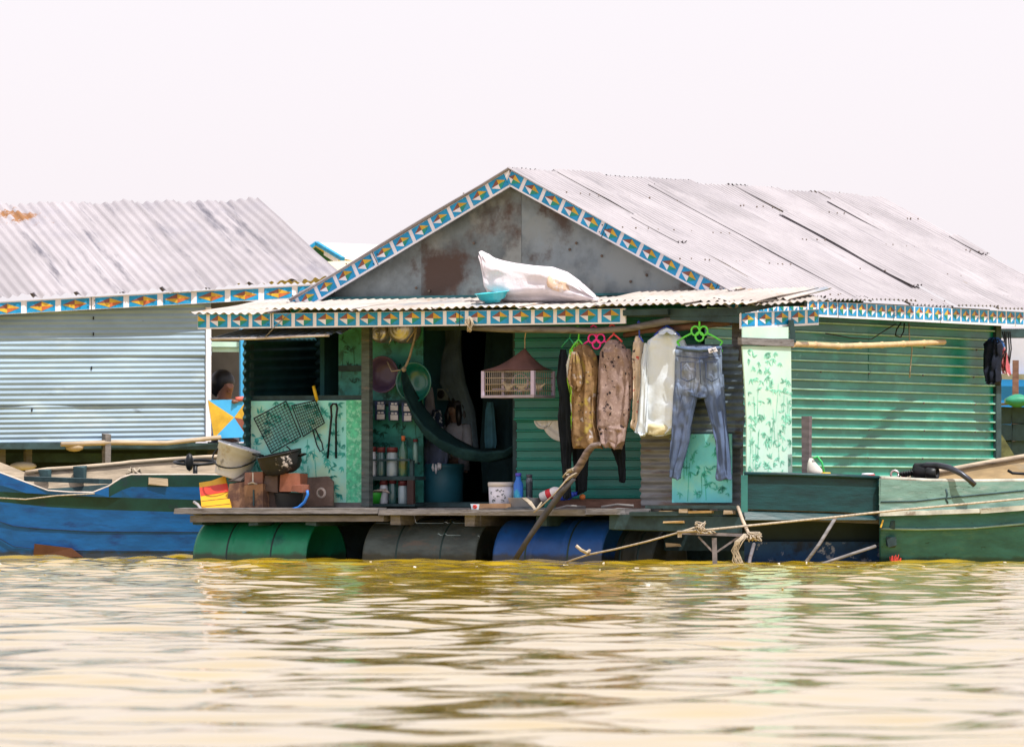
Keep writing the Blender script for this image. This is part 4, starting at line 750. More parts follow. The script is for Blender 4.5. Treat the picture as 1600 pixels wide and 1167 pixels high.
gold = fabric('golden_print_cloth', (.24, .15, .075), var=.35, scale=14, patch=((.33, .25, .06), 11, .54, .64), patch2=((.42, .38, .38), 13, .58, .66), vor=((.06, .04, .03), 22, .16))
garment('blouse', 'blouse', 'golden brown printed blouse with short sleeve', [([(538, 905, 916), (545, 897, 924), (556, 894, 931), (580, 895, 934), (620, 894, 931), (655, 894, 930), (680, 893, 935), (697, 895, 942)], .085, {'fold': .016, 'ff': 2.4}), ([(550, 893, 902), (570, 889, 907), (590, 887, 909), (601, 890, 909), (606, 896, 906)], .045, {'dv': -.075})], gold, .04, seed=1)
spk = fabric('speckled_brown_cloth', (.30, .215, .195), var=.12, patch=((.035, .025, .03), 22, .59, .62), patch2=((.40, .30, .27), 40, .52, .6), vor=((.04, .03, .035), 15, .19))
garment('shirt', 'shirt', 'pinkish brown shirt with dark speckles, between the blouse and the cream shirt', [([(531, 953, 964), (537, 946, 971), (550, 938, 980), (575, 936, 986), (605, 935, 985), (640, 933, 984), (665, 933, 980), (674, 936, 978), (690, 938, 976), (697, 948, 968)], .09, {'fold': .018, 'ff': 2.6}), ([(545, 972, 983), (570, 976, 989), (605, 978, 991), (620, 981, 990)], .04, {'dv': .02})], spk, .05, seed=2)
crm = fabric('cream_print_cloth', (.66, .55, .44), patch=((.03, .03, .05), 19, .60, .63), patch2=((.5, .05, .05), 15, .63, .66))
garment('shirt', 'shirt', 'narrow cream printed shirt seen edge on beside the white shirt', [([(525, 995, 1000), (535, 991, 1004), (560, 989, 1004), (578, 992, 1003), (620, 991, 1002), (655, 989, 1002), (668, 988, 999)], .06, {})], crm, .06, seed=3)
wht = fabric('white_cloth', (.68, .76, .84), var=.05, scale=4)
ws = garment('shirt', 'shirt', 'white long shirt with collar hanging left of the jeans', [([(515, 1036, 1049), (522, 1027, 1058), (532, 1013, 1068), (548, 1006, 1074), (590, 1004, 1074), (630, 1003, 1072), (655, 1001, 1072), (668, 1000, 1070), (676, 1004, 1062)], .085, {'fold': .016, 'ff': 3.2, 'drift': .15, 'crease': .022}), ([(536, 1006, 1014), (570, 1003, 1013), (620, 1000, 1012), (660, 996, 1012), (676, 993, 1012), (681, 998, 1008)], .03, {'dv': -.06, 'fold': .008})], [wht, fabric('cream_lining', (.62, .55, .36))], .07, seed=5)
mb = MB(); c0 = P(1042, 513, -.02); mb.loft([[P(1042+dx*s_, 513+dy, -.03+.02*e) for dx, dy, e in ((-8, 4, 1), (-14, 9, 0), (-6, 10, -1), (0, 6, -1), (7, 10, -1), (15, 9, 0), (8, 3, 1), (0, 0, 1))] for s_ in (1,)] + [[P(1042+dx*.9, 511+dy*.7, .03+.02*e) for dx, dy, e in ((-8, 4, 1), (-14, 9, 0), (-6, 10, -1), (0, 6, -1), (7, 10, -1), (15, 9, 0), (8, 3, 1), (0, 0, 1))]]); mb.build('collar', wht, ws)
outm = outline_loft(MB(), [(661, 1008, 1045), (672, 1010, 1050), (679, 1012, 1040)], .05, .06, fold=.012, seed=2); outm.build('hem_lining', fabric('yellowish_lining', (.60, .54, .34)), ws)
garment('shirt', 'shirt', 'cream cloth sleeve showing between the legs of the jeans', [([(560, 1062, 1082), (600, 1066, 1082), (640, 1068, 1080), (678, 1073, 1080)], .03, {})], fabric('cream_cloth_b', (.55, .48, .38)), .16, seed=6)
den = M('denim', (.17, .225, .33), .8, 0, .45, 16, (1.6, 1.6, .45), patch=((.42, .45, .56), 2.6, .44, .78), patch2=((.05, .075, .17), 3.5, .50, .75), bump=.004, bscale=16, spec=.2)
jn = garment('jeans', 'jeans', 'faded blue jeans hanging by the waist from a large lime green hanger', [
    ([(541, 1057, 1127), (548, 1056, 1128), (560, 1056, 1128), (580, 1055, 1128), (598, 1054, 1129), (612, 1056, 1128), (622, 1066, 1120)], .055, {'fold': .008, 'ff': 3}),
    ([(585, 1054, 1096), (600, 1054, 1096), (618, 1053, 1091), (640, 1052, 1085), (665, 1050, 1080), (690, 1049, 1076), (715, 1048, 1069), (735, 1047, 1063), (747, 1047, 1061)], .058, {'fold': .012, 'crease': .035, 'hem': .03, 'ff': 2.5, 'drift': 1}),
    ([(585, 1094, 1129), (600, 1096, 1130), (618, 1100, 1132), (640, 1106, 1134), (665, 1112, 1136), (690, 1118, 1139), (715, 1121, 1141), (735, 1121, 1142), (748, 1120, 1144)], .058, {'fold': .012, 'crease': .035, 'hem': .03, 'ff': 2.5, 'drift': 1.3})], den, .01, seed=7)
stain(den, .36, .36, (.07, .11, .22))
mb = MB(); a, b, c, d = P(1106, 545, -.058), P(1118, 542, -.055), P(1121, 549, -.055), P(1108, 552, -.058); mb.prism([d, c, b, a], V*.006, 0)
for s0, s1 in (((1109, 549), (1118, 545.5)), ((1112, 545), (1115, 550))): mb.bar(P(*s0, -.063), P(*s1, -.063), .004, .006, 1, up=V)
mb.build('label_patch', [white_p, blackm], jn)
mb = MB()
for x0, x1, y0, y1 in ((1064, 1086, 566, 596), (1103, 1122, 566, 596)):
    q = [(x0, y0), (x1, y0), (x1, y1-5), ((x0+x1)/2, y1), (x0, y1-5), (x0, y0)]; mb.tube([P(x, y, -.052) for x, y in q], .0035, 4)
mb.tube([P(x, y, -.050) for x, y in ((1057, 556), (1075, 558), (1092, 560), (1110, 558), (1127, 556))], .004, 4); mb.tube([P(x, y, -.052) for x, y in ((1093, 560), (1094, 580), (1095, 600))], .004, 4)
mb.build('pocket_seam', fabric('denim_seam', (.03, .05, .11)), jn)
MB().tube([P(x, y, -.04) for x, y in ((1057, 543), (1075, 546), (1092, 547), (1110, 546), (1127, 543))], .014, 6).build('waistband', fabric('denim_band', (.10, .15, .25)), jn)
# jackets at the right corner
jk = fabric('navy_cloth', (.012, .016, .03)); jp = lambda px, py, u=1.42: V.dot(Pu(px, py, u))
vj = V.dot(Pu(1550, 560, 1.36))
garment('jacket', 'jacket', 'dark navy jacket hanging at the right corner of the green wall', [([(530, 1545, 1560), (538, 1539, 1566), (555, 1537, 1566), (580, 1537, 1563), (597, 1541, 1562), (601, 1546, 1558)], .09, {'fold': .02})], jk, vj, seed=8)
garment('shirt', 'shirt', 'red plaid shirt hanging behind the dark navy jacket', [([(536, 1558, 1566), (550, 1560, 1572), (570, 1563, 1576), (584, 1568, 1578)], .06, {})], fabric('red_plaid', (.42, .10, .12), patch=((.60, .50, .50), 16, .5, .58)), vj+.12, seed=9)
garment('jacket', 'jacket', 'small blue cloth bunched above the navy jacket', [([(527, 1548, 1560), (533, 1544, 1566), (541, 1550, 1568)], .07, {'fold': .02})], fabric('blue_cloth', (.03, .09, .26)), vj+.03, seed=10)
# ------------------------------------------------------------------ bird cage
kp_ = P(833, 600, .08); cw, cdp = .445, .33; zb_, zt_ = P(833, 617, .08).z, P(833, 579, .08).z; ku, kv = uvz(kp_)[0], .08
cg = E('bird_cage', hp(ku-cw/2, kv+cdp/2, zb_), 'hanging wire bird cage with white corner posts and brown cloth roof', 'cage')
corners = [(ku-cw, kv), (ku, kv), (ku, kv+cdp), (ku-cw, kv+cdp)]
lav = M('lavender_plastic', (.50, .44, .62), .5, 0, .08, 8); wire = M('cage_wire', (.42, .35, .28), .5, .2, .2, 20)
for (a, b), s_ in zip(corners, (.024, .03, .024, .024)): MB().hbox(a-s_/2, a+s_/2, kv-.0+b-kv-s_/2, b+s_/2, zb_, zt_).build('corner_post', lav, cg)
mb = MB()
for i in range(4):
    (a0, b0), (a1, b1) = corners[i], corners[(i+1) % 4]; n = 24 if i % 2 == 0 else 9
    for k in range(1, n): mb.tube([hp(lerp(a0, a1, k/n), lerp(b0, b1, k/n), zb_), hp(lerp(a0, a1, k/n), lerp(b0, b1, k/n), zt_)], .0026, 4)
    for z_ in (zb_+.035, zb_+.085, zb_+.135, zt_-.005): mb.tube([hp(a0, b0, z_), hp(a1, b1, z_)], .0035, 4)
mb.build('wire_bars', wire, cg)
mb = MB().hbox(ku-cw-.012, ku+.012, kv-.012, kv+cdp+.012, zb_-.02, zb_); mb.build('base_tray', M('tray_lavender', (.34, .30, .38), .5, 0, .2, 6), cg)
mb = MB(); ap = P(816, 544, kv+cdp/2); ap = Ve((hp(ku-cw*.5, kv+cdp*.5, 0).x, hp(ku-cw*.5, kv+cdp*.5, 0).y, ap.z)) + U*.06
rings = []
for i in range(9):
    t = i/8; rg_ = []
    for (a0, b0), (a1, b1) in zip(corners, corners[1:]+corners[:1]):
        for k in range(6):
            s_ = k/6; e = hp(lerp(a0, a1, s_), lerp(b0, b1, s_), zt_+.005); e = e + (e-hp(ku-cw/2, kv+cdp/2, e.z))*.05
            p = lerp(e, ap, t); p = p - Z*.035*math.sin(math.pi*t)*(.6+.4*math.cos(2*math.pi*s_)) + Z*.006*NZ.noise(p*14); rg_.append(p)
    rings.append(rg_)
mb.loft(rings); mb.build('cloth_roof', M('brown_cloth', (.13, .062, .052), .85, 0, .22, 7, bump=.004), cg)
mb = MB(); c = hp(ku-cw*.42, kv+cdp*.4, zb_+.10); mb.tube([c+U*math.cos(a)*.07+Z*math.sin(a)*.07 for a in np.linspace(0, 6.2832, 21)], .006, 6); mb.tube([hp(ku-cw, kv+.15, zb_+.05), hp(ku, kv+.15, zb_+.05)], .006, 6); mb.build('perch', lav, cg)
for k, (fu, fv, lb) in enumerate(((.64, .35, 'small cream bird in the left part of the cage'), (.36, .40, 'small cream bird right of the perch ring in the cage'), (.10, .5, 'small cream bird at the right end of the cage perch'))):
    b = hp(ku-cw*fu, kv+cdp*fv, zb_+.055); f = U*(1 if k % 2 else -1)*.9+V*.3; mb = MB()
    mb.loft([[b+f*x+Z*z_+(V*math.cos(t)+Z*math.sin(t))*r_ for t in np.linspace(0, 6.283, 10, endpoint=False)] for x, z_, r_ in ((-.085, .035, .003), (-.05, .018, .010), (-.025, .006, .022), (0, 0, .028), (.022, .012, .025), (.034, .032, .018), (.046, .042, .019), (.058, .042, .012), (.072, .036, .002))])
    o = mb.build('bird', M('cream_feathers', (.66, .56, .40), .8, 0, .2, 20)); tag(o, lb, 'bird', 'birds in the cage')
    MB().tube([b-Z*.02, b-Z*.05], .003, 4).build('leg', org_p, o)
tag(MB().tube([P(822, 516, .06), P(820, 530, .15), ap+Z*.005, ap-Z*.02], .005, 5).build('cord', rope_m), 'short pale cord the bird cage hangs from', 'cord')
# ------------------------------------------------------------------ porch walls: basins, pots, sachets, shelf
def basin(px, py, v, r, mt, label, depth=.10, tilt=Ve((0, 0, 0))):
    ax = (-V+tilt).normalized(); c = P(px, py, v)
    o = MB().lathe(c, [(0, -depth), (r*.62, -depth), (r*.80, -depth*.55), (r*.93, -.01), (r, 0), (r*1.03, .004), (r*1.02, .014), (r*.93, .010), (r*.76, -depth*.5), (r*.58, -depth+.012), (r*.3, -depth+.01), (0, -depth+.012)], 40, ax).build('wash_basin', mt); return tag(o, label, 'basin', 'basins on the porch wall')
basin(647, 597, .72, .158, M('deep_green_plastic', (.005, .125, .105), .22, 0, .12, 4, spec=.7), 'round deep green basin hung on the porch wall')
basin(598, 585, .76, .145, M('dusky_purple_plastic', (.085, .055, .115), .35, 0, .12, 4), 'dusky purple basin hung left of the green basin', .09)
for px, py, v, r, lb in ((623, 514, .55, .118, 'large shiny aluminium pot with ringed base under the awning'), (590, 520, .58, .085, 'smaller aluminium pot left of the large pot under the awning')):
    ax = (-V+Z*-.05).normalized(); c = P(px, py, v); pr = [(0, .01)]
    for k in range(1, 6): pr += [(r*.13*k, .012+.004*(k % 2)), (r*.13*k+.004, .006)]
    pr += [(r*.78, .004), (r*.92, -.02), (r, -.06), (r*1.0, -.14), (r*1.04, -.15), (0, -.15)]
    o = MB().lathe(c, pr, 32, ax).build('cooking_pot', dull_alu); tag(o, lb, 'pot', 'aluminium pots'); 
    MB().tube([c+U*r*.98+V*.05, c+U*(r*1.12)+V*.05-Z*.05, c+U*r*.9+V*.05-Z*.09], .006, 6).build('handle', dull_alu, o)
sac_m = [M('white_sachet', (.62, .62, .68), .35, 0, .1, 20, patch=((.40, .42, .52), 18, .55, .62)), M('navy_sachet', (.03, .05, .14), .4)]
for k, x in enumerate((586, 607, 628)):
    mb = MB(); dy = k*1.2
    for y in (627, 642):
        mb.pbox(x, y+dy, x+15, y+14+dy, .80-.01*k, .012, 1, .003); mb.pbox(x+3, y+5+dy, x+14.5, y+13+dy, .796-.01*k, .004, 0, .001); mb.pbox(x+4, y+1+dy, x+8, y+4+dy, .796-.01*k, .004, 0); mb.pbox(x+9.5, y+1+dy, x+13, y+4+dy, .796-.01*k, .004, 0)
    tag(mb.build('sachet_strip', sac_m), ('strip of two blue and white sachets nearest the post', 'middle strip of two blue and white sachets on the wall', 'strip of two sachets partly crossed by the hammock')[k], 'sachets', 'hanging sachet strips')
sh = E('shelf_rack', P(612, 790, .62), 'dark two tier shelf rack of jars beside the porch post', 'shelf')
for y0, y1 in ((744, 750), (787, 791)): MB().pbox(576, y0, 648, y1, .60, .18).build('shelf', wood_d, sh)
MB().pbox(576, 717, 640, 720, .59, .01).build('rail', wood_d, sh); MB().bar(P(639, 718, .595), P(655, 724, .80), .01, .015).build('rail', wood_d, sh)
MB().pbox(636, 750, 646, 788, .60, .03).build('upright', M('reddish_upright', (.05, .025, .022), .7), sh); MB().pbox(640, 719, 645, 750, .62, .03).build('upright', wood_d, sh)
glass_j = M('milky_jar', (.26, .34, .38), .15, 0, .12, 10, spec=.7); lid_m = M('dark_red_lid', (.12, .02, .022), .4)
def jar(x0, x1, yl, yb, lb, mt=glass_j, lid=lid_m, v=.66):
    r = (P(x1, yb, v)-P(x0, yb, v)).length/2; b = P((x0+x1)/2, yb, v); h = P((x0+x1)/2, yl, v).z-b.z
    o = MB().lathe(b, [(0, 0), (r*.95, 0), (r, .008), (r, h-.05), (r*.86, h-.03), (r*.86, h-.025), (0, h-.025)], 18).build('jar', mt); MB().lathe(b+Z*(h-.028), [(0, 0), (r*.98, 0), (r*.98, .034), (r*.9, .04), (0, .04)], 18).build('lid', lid, o); return tag(o, lb, 'jar', 'jars on the shelf rack')
J1 = M('pale_jar', (.42, .46, .52), .15, 0, .1, 8, spec=.7); J2 = M('dark_glass_jar', (.03, .09, .09), .12, 0, .2, 8, spec=.7)
jar(577, 588, 700, 744, 'pale jar on the upper shelf right by the porch post', J1); jar(590, 602, 701, 744, 'dark glass jar with red lid second on the upper shelf', J2); jar(605, 621, 701, 744, 'widest jar with red lid and white filling on the upper shelf')
jar(594, 606, 752, 787, 'milky jar beside the green bowl on the lower shelf', J1); jar(608, 619, 750, 787, 'dark slim jar in the middle of the lower shelf', J2); jar(623, 636, 753, 787, 'pale blue jar with brown lid right on the lower shelf', glass_j)
def bottle(x, yt, yb, w_, v, mt, cap, lb, name='bottle', neck=.35, sh_=.62, cat='bottle', ax=Z):
    b = P(x, yb, v); h = P(x, yt, v).z-b.z; r = w_/2
    o = MB().lathe(b, [(0, 0), (r*.92, 0), (r, .008), (r, h*sh_), (r*.85, h*(sh_+.08)), (r*neck, h*(sh_+.2)), (r*neck, h*.9), (0, h*.9)], 18, ax).build(name, mt); MB().lathe(b+ax*h*.88, [(0, 0), (r*neck*1.15, 0), (r*neck*1.15, h*.12), (0, h*.125)], 12, ax).build('cap', cap, o); return tag(o, lb, cat)
bottle(630, 681, 745, .075, .66, M('oil_bottle', (.03, .12, .08), .12, 0, .3, 9, patch=((.10, .13, .03), 5, .5, .6), spec=.7), org_p, 'tall bottle with orange cap and greenish oil on the upper shelf')
bottle(649, 686, 724, .045, .72, M('slim_bottle', (.10, .22, .20), .15, spec=.7), lid_m, 'slim bottle with brown cap at the right end of the shelf', sh_=.7, neck=.7)
ob = tag(MB().lathe(P(584, 787, .64), [(0, 0), (.05, 0), (.075, .05), (.085, .085), (.082, .09), (.07, .05), (0, .02)], 24).build('bowl', M('leaf_green_bowl', (.03, .35, .03), .35)), 'leaf green bowl on the lower shelf beside the porch post', 'bowl')
mb = MB()
for k in range(5): mb.tube([P(578+k*3, 772, .62), P(586+k*4, 766-k*.5, .60), P(598+k*2.5, 766+k, .58)], .007, 5)
tag(mb.build('spoon_bundle', M('tarnished_spoons', (.40, .34, .30), .4, .4)), 'bundle of tarnished spoons sticking out of the green bowl', 'spoons')
# hammock with its cords
hc = [(630, 577, .50), (633, 595, .54), (640, 620, .6), (655, 650, .66), (675, 678, .72), (700, 697, .80), (730, 711, .86), (765, 716, .92), (795, 711, .97), (822, 690, 1.0)]
hm = E('hammock', P(720, 700, .85), 'dark teal hammock slung low across the doorway', 'hammock'); rings = []
for i, (x, y, v) in enumerate(hc):
    c = P(x, y, v); t = math.sin(math.pi*min(1, (i+.3)/(len(hc)))); wz, wy = .013+.038*t*t, .015+.13*t
    rings.append([c+V*math.cos(a)*wy + Z*(math.sin(a)*wz+ (.05*t if abs(math.cos(a)) > .9 else 0)+.012*NZ.noise(Ve((a*2, i*.9, 1)))) for a in np.linspace(0, 6.283, 16, endpoint=False)])
MB().loft(rings).build('fabric', fabric('dark_teal_cloth', (.010, .040, .046), bump=.008, patch=((.022, .07, .075), 5, .5, .66)), hm)
mb = MB(); mb.tube([P(645, 500, .5), P(650, 518, .5), P(647, 532, .5), P(640, 558, .5), P(634, 572, .5), P(630, 578, .5)], .010, 6); mb.tube([P(652, 512, .48), P(643, 524, .48), P(636, 534, .5)], .007, 5); mb.ball(P(631, 577, .49), .022, 8); mb.tube([P(605, 565, .55), P(612, 580, .55), P(626, 578, .52)], .006, 5); mb.build('cord', M('beige_cord', (.30, .25, .19), .8, 0, .2, 30), hm)
# dim things inside the doorway
def inside(name, rows, v, th, mt, lb, cat, **k): return tag(outline_loft(MB(), rows, v, th, 0, **k).build(name, mt), lb, cat)
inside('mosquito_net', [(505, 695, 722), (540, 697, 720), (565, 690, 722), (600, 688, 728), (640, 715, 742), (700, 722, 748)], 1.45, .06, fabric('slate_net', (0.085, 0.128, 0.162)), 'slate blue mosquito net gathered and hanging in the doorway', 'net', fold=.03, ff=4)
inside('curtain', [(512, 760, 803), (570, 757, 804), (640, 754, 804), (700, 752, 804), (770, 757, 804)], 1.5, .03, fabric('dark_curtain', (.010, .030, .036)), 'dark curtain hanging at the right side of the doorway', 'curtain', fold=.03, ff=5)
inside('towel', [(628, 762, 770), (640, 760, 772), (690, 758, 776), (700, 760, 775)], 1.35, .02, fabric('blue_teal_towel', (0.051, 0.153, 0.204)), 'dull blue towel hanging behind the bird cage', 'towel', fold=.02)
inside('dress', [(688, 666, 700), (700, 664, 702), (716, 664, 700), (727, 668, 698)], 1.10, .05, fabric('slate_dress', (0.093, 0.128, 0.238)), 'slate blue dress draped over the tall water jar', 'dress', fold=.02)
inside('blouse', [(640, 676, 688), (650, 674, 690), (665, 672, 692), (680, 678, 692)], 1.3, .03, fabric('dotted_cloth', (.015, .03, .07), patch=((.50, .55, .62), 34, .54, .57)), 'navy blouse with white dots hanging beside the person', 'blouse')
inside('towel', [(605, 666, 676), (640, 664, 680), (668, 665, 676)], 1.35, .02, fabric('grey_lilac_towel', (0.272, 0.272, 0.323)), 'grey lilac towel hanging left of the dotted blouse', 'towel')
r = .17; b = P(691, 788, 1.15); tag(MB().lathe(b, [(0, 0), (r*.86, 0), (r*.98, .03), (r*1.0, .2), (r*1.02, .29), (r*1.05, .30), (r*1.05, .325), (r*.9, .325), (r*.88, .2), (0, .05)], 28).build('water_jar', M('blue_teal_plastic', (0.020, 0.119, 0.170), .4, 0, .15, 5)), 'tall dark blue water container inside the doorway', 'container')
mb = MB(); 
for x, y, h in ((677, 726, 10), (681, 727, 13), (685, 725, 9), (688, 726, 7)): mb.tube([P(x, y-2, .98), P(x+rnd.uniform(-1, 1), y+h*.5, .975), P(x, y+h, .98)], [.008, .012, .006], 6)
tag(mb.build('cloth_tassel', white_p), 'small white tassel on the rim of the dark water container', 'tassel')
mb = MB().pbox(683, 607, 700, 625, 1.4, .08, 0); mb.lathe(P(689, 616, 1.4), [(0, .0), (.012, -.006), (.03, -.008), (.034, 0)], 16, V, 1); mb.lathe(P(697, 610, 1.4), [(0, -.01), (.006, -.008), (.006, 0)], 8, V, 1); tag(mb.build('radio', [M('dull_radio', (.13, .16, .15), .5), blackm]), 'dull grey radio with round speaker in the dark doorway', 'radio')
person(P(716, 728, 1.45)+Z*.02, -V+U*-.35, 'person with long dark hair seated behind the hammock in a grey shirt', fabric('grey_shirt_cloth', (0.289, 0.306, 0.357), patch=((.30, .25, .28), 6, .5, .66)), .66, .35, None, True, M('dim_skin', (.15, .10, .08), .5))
# silver trays tucked behind the upper wall sheet
for px, py, r, lb in ((881, 650, .205, 'large round aluminium tray tucked behind the green wall sheet'), (849, 654, .085, 'small round aluminium tray left of the large tray on the wall')):
    tag(MB().lathe(P(px, py, .883), [(0, .012), (r*.5, .012), (r*.52, .006), (r*.74, .004), (r*.76, .010), (r*.97, .010), (r, .004), (r, 0), (0, 0)], 40, -V).build('tray', M('pale_aluminium', (.78, .78, .80), .4, 0, .06, 9)), lb, 'tray', 'aluminium trays')
# ------------------------------------------------------------------ on the deck, left side
def leaning(pts, v0, v1, t, y_top, y_bot): return [P(x, y, lerp(v1, v0, (y_bot-y)/(y_bot-y_top))) for x, y in pts]
yb = MB(); q = leaning([(311, 754), (330, 751), (352, 743), (357, 770), (362, 798), (316, 803)], .30, .0, .02, 743, 803); nrm = (q[2]-q[0]).cross(q[5]-q[0]).normalized(); nrm = nrm if nrm.dot(V) < 0 else -nrm
yb.prism([p for p in q], -nrm*.025, 0); s = leaning([(312, 762), (355, 755), (358, 768), (314, 775)], .30, .0, .02, 743, 803); yb.prism([p+nrm*.003 for p in s], -nrm*.002, 1)
for y in (781, 790): k = leaning([(315, y+2), (360, y-3)], .3, .0, .02, 743, 803); yb.bar(k[0]+nrm*.001, k[1]+nrm*.001, .004, .005, 2)
tag(yb.build('painted_board', [M('bright_yellow_board', (.66, .36, .012), .5, 0, .1, 8, patch=((.35, .2, .02), 16, .66, .7)), M('red_stripe', (.62, .045, .025), .5, 0, .1, 8), brn_p]), 'bright yellow board with a red stripe leaning at the deck end', 'board')
cbm = lambda n, c, p=None: M(n, c, .8, 0, .22, 6, patch=p, bump=.003)
def block(name, x0, y0, x1, y1, v, t, mt, lb, cat, j=.008, rot=0): 
    mb = MB().pbox(x0, y0, x1, y1, v, t, 0, j); return tag(mb.build(name, mt), lb, cat)
tan = cbm('tan_cardboard', (.26, .145, .085), ((.12, .06, .045), 4, .5, .6)); 
bx1 = block('cardboard_box', 356, 754, 386, 798, .12, .22, tan, 'torn tan cardboard box next to the yellow board', 'box', .012); MB().bar(P(366, 752, .16), P(380, 738, .26), .14, .008, j=.006).build('flap', cbm('dark_flap', (.09, .075, .07)), bx1)
bx2 = block('cardboard_box', 383, 757, 412, 797, .06, .2, cbm('brown_cardboard', (.24, .13, .07), ((.10, .055, .04), 5, .52, .62)), 'brown cardboard box stained dark at its base', 'box', .01); mb = MB().pbox(395, 765, 397, 790, .055, .01); mb.build('crease', wood_d, bx2)
bx3 = block('cardboard_box', 382, 737, 411, 756, .10, .18, cbm('reddish_cardboard', (.20, .095, .07)), 'reddish box resting on the brown cardboard box', 'box', .008); MB().pbox(394, 738, 396, 753, .095, .01).build('tape', M('tape_grey', (.5, .48, .46), .5), bx3); mb = MB(); mb.tube([P(388, 756, .08), P(395, 754, .07), P(402, 757, .08)], .009, 5); mb.build('string_bow', rope_m, bx3)
block('clay_brick', 412, 742, 434, 768, .10, .2, cbm('dark_clay', (.09, .06, .05)), 'dark smoky clay block under the black pot', 'brick', .012); block('clay_brick', 436, 740, 461, 768, .08, .2, cbm('red_clay', (.27, .10, .06)), 'red clay brick holding up the black pot', 'brick', .012); block('clay_brick', 456, 757, 471, 768, .05, .15, cbm('red_clay_b', (.24, .09, .06)), 'small red clay brick end right of the larger one', 'brick', .01)
block('charcoal_block', 412, 769, 432, 797, .14, .2, cbm('brown_block', (.06, .042, .036)), 'dark brown block beside the clay stove', 'block', .012)
sv = MB().lathe(P(451, 797, .22), [(0, 0), (.085, 0), (.105, .04), (.115, .12), (.12, .135), (.10, .14), (.09, .08), (0, .06)], 22); tag(sv.build('clay_stove', cbm('black_clay', (.022, .024, .024), ((.06, .055, .05), 7, .55, .7))), 'round black clay stove on the deck below the red bricks', 'stove')
bd_ = leaning([(474, 746), (512, 744), (520, 752), (520, 790), (474, 792)], .52, .40, .02, 744, 792); tag(MB().prism(bd_, V*.02).build('cardboard_sheet', cbm('faded_brown_board', (.15, .10, .08), ((.22, .15, .12), 4, .5, .65))), 'faded brown cardboard sheet leaning on the printed panel', 'cardboard')
tag(MB().lathe(P(502, 770, .34), [(.028, .01), (.04, .012), (.045, 0), (.04, -.01), (.028, -.01), (.028, .01)], 18, -V).build('ring', M('pale_ring', (.42, .36, .33), .6)), 'small pale ring on the faded brown cardboard', 'ring')
tag(MB().tube([P(x, y, .0) for x, y in ((430, 798), (452, 797), (466, 793), (476, 784), (481, 772), (480, 766))], .012, 6).build('hose', M('bright_blue_hose', (.02, .16, .55), .4)), 'bright blue hose curling in front of the clay stove', 'hose')
tag(MB().tube([P(303, 784, .02), P(309, 788, .0), P(314, 795, -.02), P(317, 799, -.03)], .012, 6).build('metal_rod', alu), 'short silver rod sticking out left of the yellow board', 'rod')
# bucket, leaning
ax = (Z*.95+U*.27+V*.10).normalized(); b0 = P(360, 746, .28); bk = E('bucket', b0, 'dirty white bucket tilted on top of the boxes with a black handle', 'bucket')
bm = M('dirty_white_plastic', (.62, .66, .74), .5, 0, .08, 7, patch=((.42, .36, .28), 6, .57, .68), patch2=((.30, .31, .33), 9, .62, .7), bump=.002)
MB().lathe(b0, [(0, 0), (.128, 0), (.135, .01), (.160, .20), (.168, .20), (.170, .245), (.178, .245), (.180, .262), (.170, .265), (.158, .20), (.125, .02), (0, .02)], 36, ax).build('body', bm, bk)
s1 = ax.cross(V).normalized(); fr = s1.cross(ax).normalized(); fr = fr if fr.dot(V) < 0 else -fr
MB().tube([b0+ax*.20+s1*math.cos(a)*.178+fr*abs(math.sin(a))*.20-ax*.13*math.sin(a) for a in np.linspace(0, math.pi, 15)], .007, 6).build('handle', blackm, bk)
# black pot
pax = (Z*.96+U*-.16-V*.14).normalized(); pc = P(443, 741, .16)+Z*.0; po = E('cooking_pot', pc, 'soot black round pot with a white flecked side on the red bricks', 'pot')
MB().lathe(pc, [(0, 0), (.09, .004), (.14, .03), (.168, .08), (.176, .14), (.180, .165), (.186, .168), (.180, .174), (.168, .165), (.16, .08), (.10, .02), (0, .015)], 36, pax).build('body', soot, po)
spot(soot, [o_ for o_ in po.children if o_.name.startswith('body')][0], P(449, 724, -.0), .145, (.62, .58, .58), 30, 3.4)
for sg in (-1, 1): MB().tube([pc+pax*.15+U*sg*.17, pc+pax*.165+U*sg*.225-V*.03, pc+pax*.165+U*sg*.225+V*.03, pc+pax*.15+U*sg*.17+V*.04], .009, 6).build('handle', blackm, po)
# grill racks, tongs, knife on the panel
def rack(pts, nx, ny, v, lb, handle=None):
    a, b, c, d = [P(x, y, v) for x, y in pts]; mb = MB()
    for i in range(nx+1): mb.tube([lerp(a, b, i/nx), lerp(d, c, i/nx)], .003 if 0 < i < nx else .006, 4)
    for i in range(ny+1): mb.tube([lerp(a, d, i/ny)-V*.006, lerp(b, c, i/ny)-V*.006], .003 if 0 < i < ny else .006, 4)
    o = mb.build('grill_rack', blackm); tag(o, lb, 'grill', 'grill racks on the panel')
    if handle: MB().tube([P(x, y, v) for x, y in handle], .006, 5).build('handle', blackm, o)
rack([(397, 654), (447, 627), (470, 682), (424, 708)], 11, 13, .525, 'large black wire grill rack tilted on the printed panel', [(448, 697), (455, 704)])
rack([(456, 634), (493, 626), (507, 661), (474, 682)], 11, 10, .52, 'smaller wire grill rack with a long loop handle', [(489, 673), (495, 695), (500, 705), (505, 703), (503, 692), (493, 671)])
tag(MB().tube([P(x, y, .52) for x, y in ((512, 716), (515, 680), (518, 650), (517, 635), (520, 631), (525, 631), (527, 637), (525, 655), (525, 716))], .009, 7).build('tongs', blackm), 'pair of long black tongs hanging on the printed panel', 'tongs')
kn = MB().tube([P(490, 603, .56), P(492, 612, .56), P(496, 628, .56)], [.012, .014, .013], 8, 0); tag(kn.build('knife', M('yellow_handle', (.75, .48, .02), .4)), 'yellow knife handle sticking up above the printed panel', 'knife')
